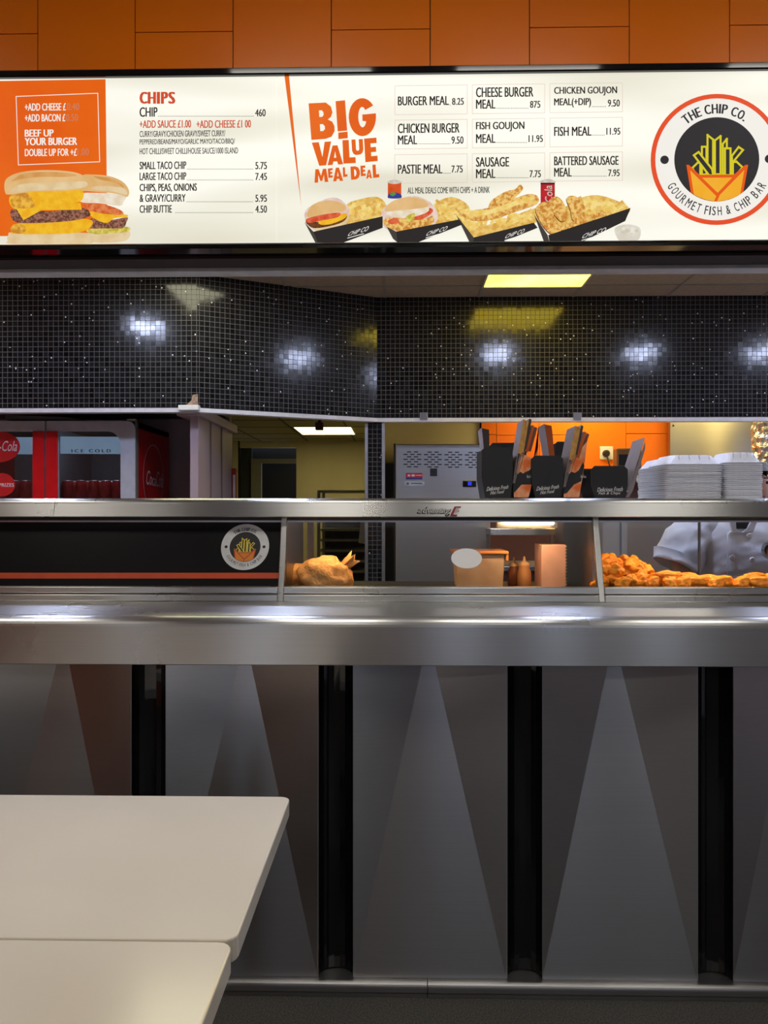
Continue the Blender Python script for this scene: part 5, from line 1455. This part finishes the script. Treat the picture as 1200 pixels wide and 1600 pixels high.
# pink carton with corrugated edge
p0, p1 = at(846, 913, 2.78), at(884, 851, 2.78)
pk = thing('pink_box', ((p0.x + p1.x) / 2, 2.85, zfl), 'plain pink cardboard box standing upright in the middle case', 'box')
MB().box(p0.x, p1.x, 2.78, 2.92, zfl, p1.z).build('box_body', M('pink_card', lin((246, 200, 192)), 0.7), pk, bevel=0.002)
mb = MB(); 
for k in range(14):
    z = zfl + 0.006 + k * (p1.z - zfl - 0.012) / 13
    mb.box(p1.x, p1.x + 0.004, 2.782, 2.90, z - 0.003, z + 0.002)
mb.build('corrugated_edge', M('corrugated_white', lin((214, 190, 180)), 0.8), pk)

# ================================================================== PERSON IN A CHEF JACKET
SKIN = M('skin', lin((206, 160, 136)), 0.5, col2=lin((198, 150, 126)), scale=20)
JACK = M('white_chef_cotton', lin((222, 222, 230)), 0.75, col2=lin((212, 212, 222)), scale=6, bump=0.35, bscale=14)
TROU = M('dark_trousers', lin((34, 34, 38)), 0.8); HAIR = M('dark_hair', (0.012, 0.009, 0.008), 0.5)
Y0 = 3.42
Xp = X_(1166, Y0)
pers = thing('person', (Xp, Y0, 0), 'person in a white double-breasted chef jacket standing behind the display', 'person')
def skin_obj(name, verts, edges, radii, mat, root=0, sub=2):
    me = bpy.data.meshes.new(name); me.from_pydata([tuple(Vector(v) - Vector(pers.location)) for v in verts], edges, [])
    o = bpy.data.objects.new(name, me); COL.objects.link(o); o.parent = pers
    m_ = o.modifiers.new('skin', 'SKIN'); m_.use_smooth_shade = True; m_.branch_smoothing = 0.4
    for i, r in enumerate(radii):
        sv = me.skin_vertices[0].data[i]; sv.radius = r if isinstance(r, tuple) else (r, r); sv.use_root = (i == root)
    s_ = o.modifiers.new('sub', 'SUBSURF'); s_.levels = sub; s_.render_levels = sub
    me.materials.append(mat)
    return o
X, Yb = Xp, Y0
def chain(V, E, R, start, pts):
    prev = start
    for p, r in pts:
        V.append(p); R.append(r); E.append((prev, len(V) - 1)); prev = len(V) - 1
    return prev
V = [(X, Yb + 0.03, 0.92)]; R = [(0.15, 0.11)]; E = []
neck = chain(V, E, R, 0, [((X, Yb + 0.03, 1.08), (0.14, 0.10)), ((X, Yb + 0.02, 1.24), (0.15, 0.10)), ((X, Yb + 0.0, 1.33), (0.09, 0.07)), ((X, Yb - 0.025, 1.40), 0.052), ((X, Yb - 0.055, 1.45), 0.062), ((X, Yb - 0.06, 1.515), (0.074, 0.088)), ((X, Yb - 0.055, 1.572), (0.06, 0.075))])
def arm(s, elb, wr, sh):
    i = chain(V, E, R, 2, [((X + s * 0.17, Yb + 0.01, 1.33), 0.055), (elb, 0.042), (wr, 0.030)])
    w = Vector(wr); d = (Vector(wr) - Vector(elb)).normalized(); sd = Vector((0, 0, 1)).cross(d).normalized()
    pm = w + d * 0.05
    V.append(tuple(pm)); R.append((0.034, 0.016)); E.append((i, len(V) - 1)); pi_ = len(V) - 1
    for k in range(4):
        o_ = sd * (0.030 - 0.020 * k); ln = (0.030, 0.036, 0.034, 0.026)[k]
        chain(V, E, R, pi_, [(tuple(pm + d * 0.035 + o_), 0.009), (tuple(pm + d * (0.035 + ln) + o_ * 1.05 - Vector((0, 0, 0.012))), 0.0085), (tuple(pm + d * (0.03 + ln * 1.6) + o_ - Vector((0, 0, 0.034))), 0.0078)])
    chain(V, E, R, pi_, [(tuple(w + d * 0.03 + sd * s * -0.036), 0.010), (tuple(w + d * 0.065 + sd * s * -0.05 - Vector((0, 0, 0.015))), 0.009)])
eL = at(1058, 884, Y0 - 0.02); eL = (eL.x, Y0 - 0.02, eL.z)
arm(-1, eL, (X - 0.22, Yb - 0.10, 1.02), None)
eR = (X + 0.33, Yb - 0.01, 1.15)
arm(1, eR, (X + 0.24, Yb - 0.10, 1.00), None)
for s in (-1, 1):
    chain(V, E, R, 0, [((X + s * 0.09, Yb + 0.03, 0.82), 0.085), ((X + s * 0.10, Yb + 0.02, 0.48), 0.055), ((X + s * 0.10, Yb + 0.05, 0.09), 0.038), ((X + s * 0.105, Yb - 0.06, 0.035), 0.032), ((X + s * 0.11, Yb - 0.13, 0.028), 0.026)])
skin_obj('body', V, E, R, SKIN)
# jacket: torso and elbow-length flared sleeves, creased
JR = [(0.86, 0.205, 0.150), (0.95, 0.195, 0.142), (1.06, 0.188, 0.136), (1.16, 0.193, 0.134), (1.25, 0.203, 0.128), (1.31, 0.205, 0.118), (1.345, 0.185, 0.104), (1.37, 0.130, 0.092), (1.39, 0.086, 0.082), (1.40, 0.074, 0.074)]
def jr(z):
    for (z0, a0, b0), (z1, a1, b1) in zip(JR, JR[1:]):
        if z0 <= z <= z1:
            t = (z - z0) / (z1 - z0); return a0 + (a1 - a0) * t, b0 + (b1 - b0) * t
    return JR[-1][1:]
JC = Yb + 0.018
def jfront(x, z):
    a, b = jr(z); u = min(0.999, abs((x - X) / a))
    return JC - b * (1 - u ** 2.4) ** (1 / 2.4)
def crease(p, k=1.0):
    q = Vector((p[0] * 9 + p[2] * 7, p[1] * 9, p[2] * 16 - p[0] * 8))
    return k * (0.0105 * mnoise.noise(q) + 0.006 * mnoise.noise(q * 2.3 + Vector((3, 1, 2))))
jm = MB(); seg, rows = 72, 54; vs = []
for j in range(rows + 1):
    z = 0.86 + (1.40 - 0.86) * j / rows; a, b = jr(z)
    for k in range(seg):
        t = 2 * PI * k / seg; c_, s_ = math.cos(t), math.sin(t)
        x = abs(c_) ** (2 / 2.4) * (1 if c_ > 0 else -1); y = abs(s_) ** (2 / 2.4) * (1 if s_ > 0 else -1)
        p = Vector((X + a * x, JC + b * y, z)); d = Vector((x, y, 0)).normalized()
        vs.append(p + d * crease(p, 0.9 if z < 1.36 else 0.2))
jm.add(vs, [(j * seg + k, j * seg + (k + 1) % seg, (j + 1) * seg + (k + 1) % seg, (j + 1) * seg + k) for j in range(rows) for k in range(seg)], 0, True)
def sleeve(path):
    """path: (centre, radius) pairs; hem left open"""
    seg, per = 40, 9; vs = []; cs = []
    for i in range(len(path) - 1):
        for j in range(per):
            t = j / per; cs.append((Vector(path[i][0]).lerp(Vector(path[i + 1][0]), t), path[i][1] + (path[i + 1][1] - path[i][1]) * t))
    cs.append((Vector(path[-1][0]), path[-1][1]))
    n = len(cs)
    for i, (c_, r_) in enumerate(cs):
        d = (cs[min(i + 2, n - 1)][0] - cs[max(i - 2, 0)][0]).normalized()
        a = Vector((0, 1, 0)); a = (a - d * a.dot(d)).normalized(); b = d.cross(a)
        for k in range(seg):
            t = 2 * PI * k / seg; e = a * math.cos(t) * 0.86 + b * math.sin(t)
            p = c_ + e * r_
            vs.append(p + e * crease(p, 1.5))
    inner = [v + (cs[-1][0] - v) * 0.06 for v in vs[-seg:]]
    base = len(vs); vs = vs + inner + [v + Vector((0, 0, 0.05)) for v in inner]
    fs = [(j * seg + k, j * seg + (k + 1) % seg, (j + 1) * seg + (k + 1) % seg, (j + 1) * seg + k) for j in range(n + 1) for k in range(seg)]
    fs.append(tuple(range(seg)))
    jm.add(vs, fs, 0, True)
hL = at(1056, 886, Y0 - 0.03); hM = at(1072, 846, Y0 - 0.01)
sleeve([((X - 0.12, Yb + 0.01, 1.325), 0.072), ((X - 0.19, Yb + 0.01, 1.325), 0.080), ((hM.x, Y0 - 0.01, hM.z), 0.094), ((hL.x, Y0 - 0.03, hL.z), 0.106)])
sleeve([((X + 0.12, Yb + 0.01, 1.325), 0.072), ((X + 0.19, Yb + 0.01, 1.325), 0.080), ((2 * X - hM.x - 0.01, Y0 - 0.01, hM.z), 0.094), ((2 * X - hL.x - 0.02, Y0 - 0.03, hL.z), 0.106)])
jk = jm.build('jacket', JACK, pers)
# trousers
V = [(X, Yb + 0.03, 0.93)]; R = [(0.165, 0.125)]; E = []
for s in (-1, 1):
    chain(V, E, R, 0, [((X + s * 0.09, Yb + 0.03, 0.80), 0.10), ((X + s * 0.10, Yb + 0.02, 0.48), 0.075), ((X + s * 0.10, Yb + 0.045, 0.10), 0.062)])
skin_obj('trousers', V, E, R, TROU)
# collar, dark shirt at the neck, buttons, badge, placket
yf = 3.312
def front(px, py, Y): return at(px, py, Y)
mb = MB(); 
q = [(1148, 812), (1176, 812), (1171, 826), (1150, 826)]
mb.prism([front(*p, yf + 0.012) for p in q], (0, 0.03, 0)); mb.build('undershirt', TROU, pers)
mb = MB()
mb.prism([front(*p, yf) for p in [(1140, 812), (1150, 812), (1151, 828), (1160, 832), (1145, 833)]], (0, 0.012, 0))
mb.prism([front(*p, yf) for p in [(1176, 810), (1184, 812), (1178, 830), (1160, 832), (1168, 826)]], (0, 0.012, 0))
mb.build('collar', JACK, pers, bevel=0.002)
BTN = M('white_button', (0.82, 0.82, 0.84), 0.3)
for px, py in ((1144.5, 834), (1171, 837), (1144.5, 871.5), (1173.5, 874.5)):
    p = front(px, py, yf); p.y = jfront(p.x, p.z) - 0.006
    b_ = MB().lathe(p, [(0.0105, 0.006), (0.0115, 0), (0.009, -0.004), (0.0055, -0.0025)], 18, axis='y').build('button', BTN, pers)
mb = MB()
pts = [front(1137, y, yf - 0.001) for y in (832, 850, 868, 886, 910)]
mb.tube(pts, 0.0022, 6); mb.build('placket_seam', JACK, pers)
bp_ = at(1203, 859.5, 3.32); by_ = jfront(bp_.x, bp_.z)
BFm = Frame((bp_.x, by_ - 0.013, 0), (0.04, jfront(bp_.x + 0.02, bp_.z) - jfront(bp_.x - 0.02, bp_.z), 0))
c = BFm.st(1203, 859.5); r = abs(BFm.st(1217, 859.5)[0] - c[0])
chip_logo(BFm, c, r, pers, LGW, 0.0006, ring=False, name='chest_badge')
# hair and face
bm = bmesh.new(); bmesh.ops.create_uvsphere(bm, u_segments=24, v_segments=16, radius=1.0)
for v in bm.verts:
    c_ = v.co.copy()
    v.co = Vector((c_.x * 0.082, c_.y * 0.096, c_.z * 0.088)) * (1 + 0.05 * mnoise.noise(c_ * 4))
bmesh.ops.delete(bm, geom=[v for v in bm.verts if v.co.z < 0.03 and v.co.y < 0.0 or v.co.z < -0.03], context='VERTS')
me = bpy.data.meshes.new('hair'); bm.to_mesh(me); bm.free(); me.materials.append(HAIR)
for p_ in me.polygons: p_.use_smooth = True
o = bpy.data.objects.new('hair', me); COL.objects.link(o); o.parent = pers; o.location = Vector((X, Yb - 0.055, 1.54)) - pers.location
for s in (-1, 1):
    MB().lathe((X + s * 0.028, Yb - 0.138, 1.525), [(0.003, -0.004), (0.006, -0.002), (0.007, 0.004)], 12, axis='y').build('eye', M('eye_dark', (0.03, 0.02, 0.015), 0.2), pers)
    MB().box(X + s * 0.028 - 0.016, X + s * 0.028 + 0.016, Yb - 0.142, Yb - 0.132, 1.541, 1.547).build('eyebrow', HAIR, pers, bevel=0.002)
    MB().lathe((X + s * 0.075, Yb - 0.05, 1.51), [(0.008, -0.02), (0.014, 0), (0.008, 0.02)], 10).build('ear', SKIN, pers)
MB().prism([(X - 0.010, Yb - 0.138, 1.485), (X + 0.010, Yb - 0.138, 1.485), (X + 0.004, Yb - 0.138, 1.525), (X - 0.004, Yb - 0.138, 1.525)], (0, -0.016, 0)).build('nose', SKIN, pers, bevel=0.004)
MB().box(X - 0.022, X + 0.022, Yb - 0.132, Yb - 0.124, 1.462, 1.469).build('mouth', M('lips', lin((160, 96, 90)), 0.5), pers, bevel=0.002)
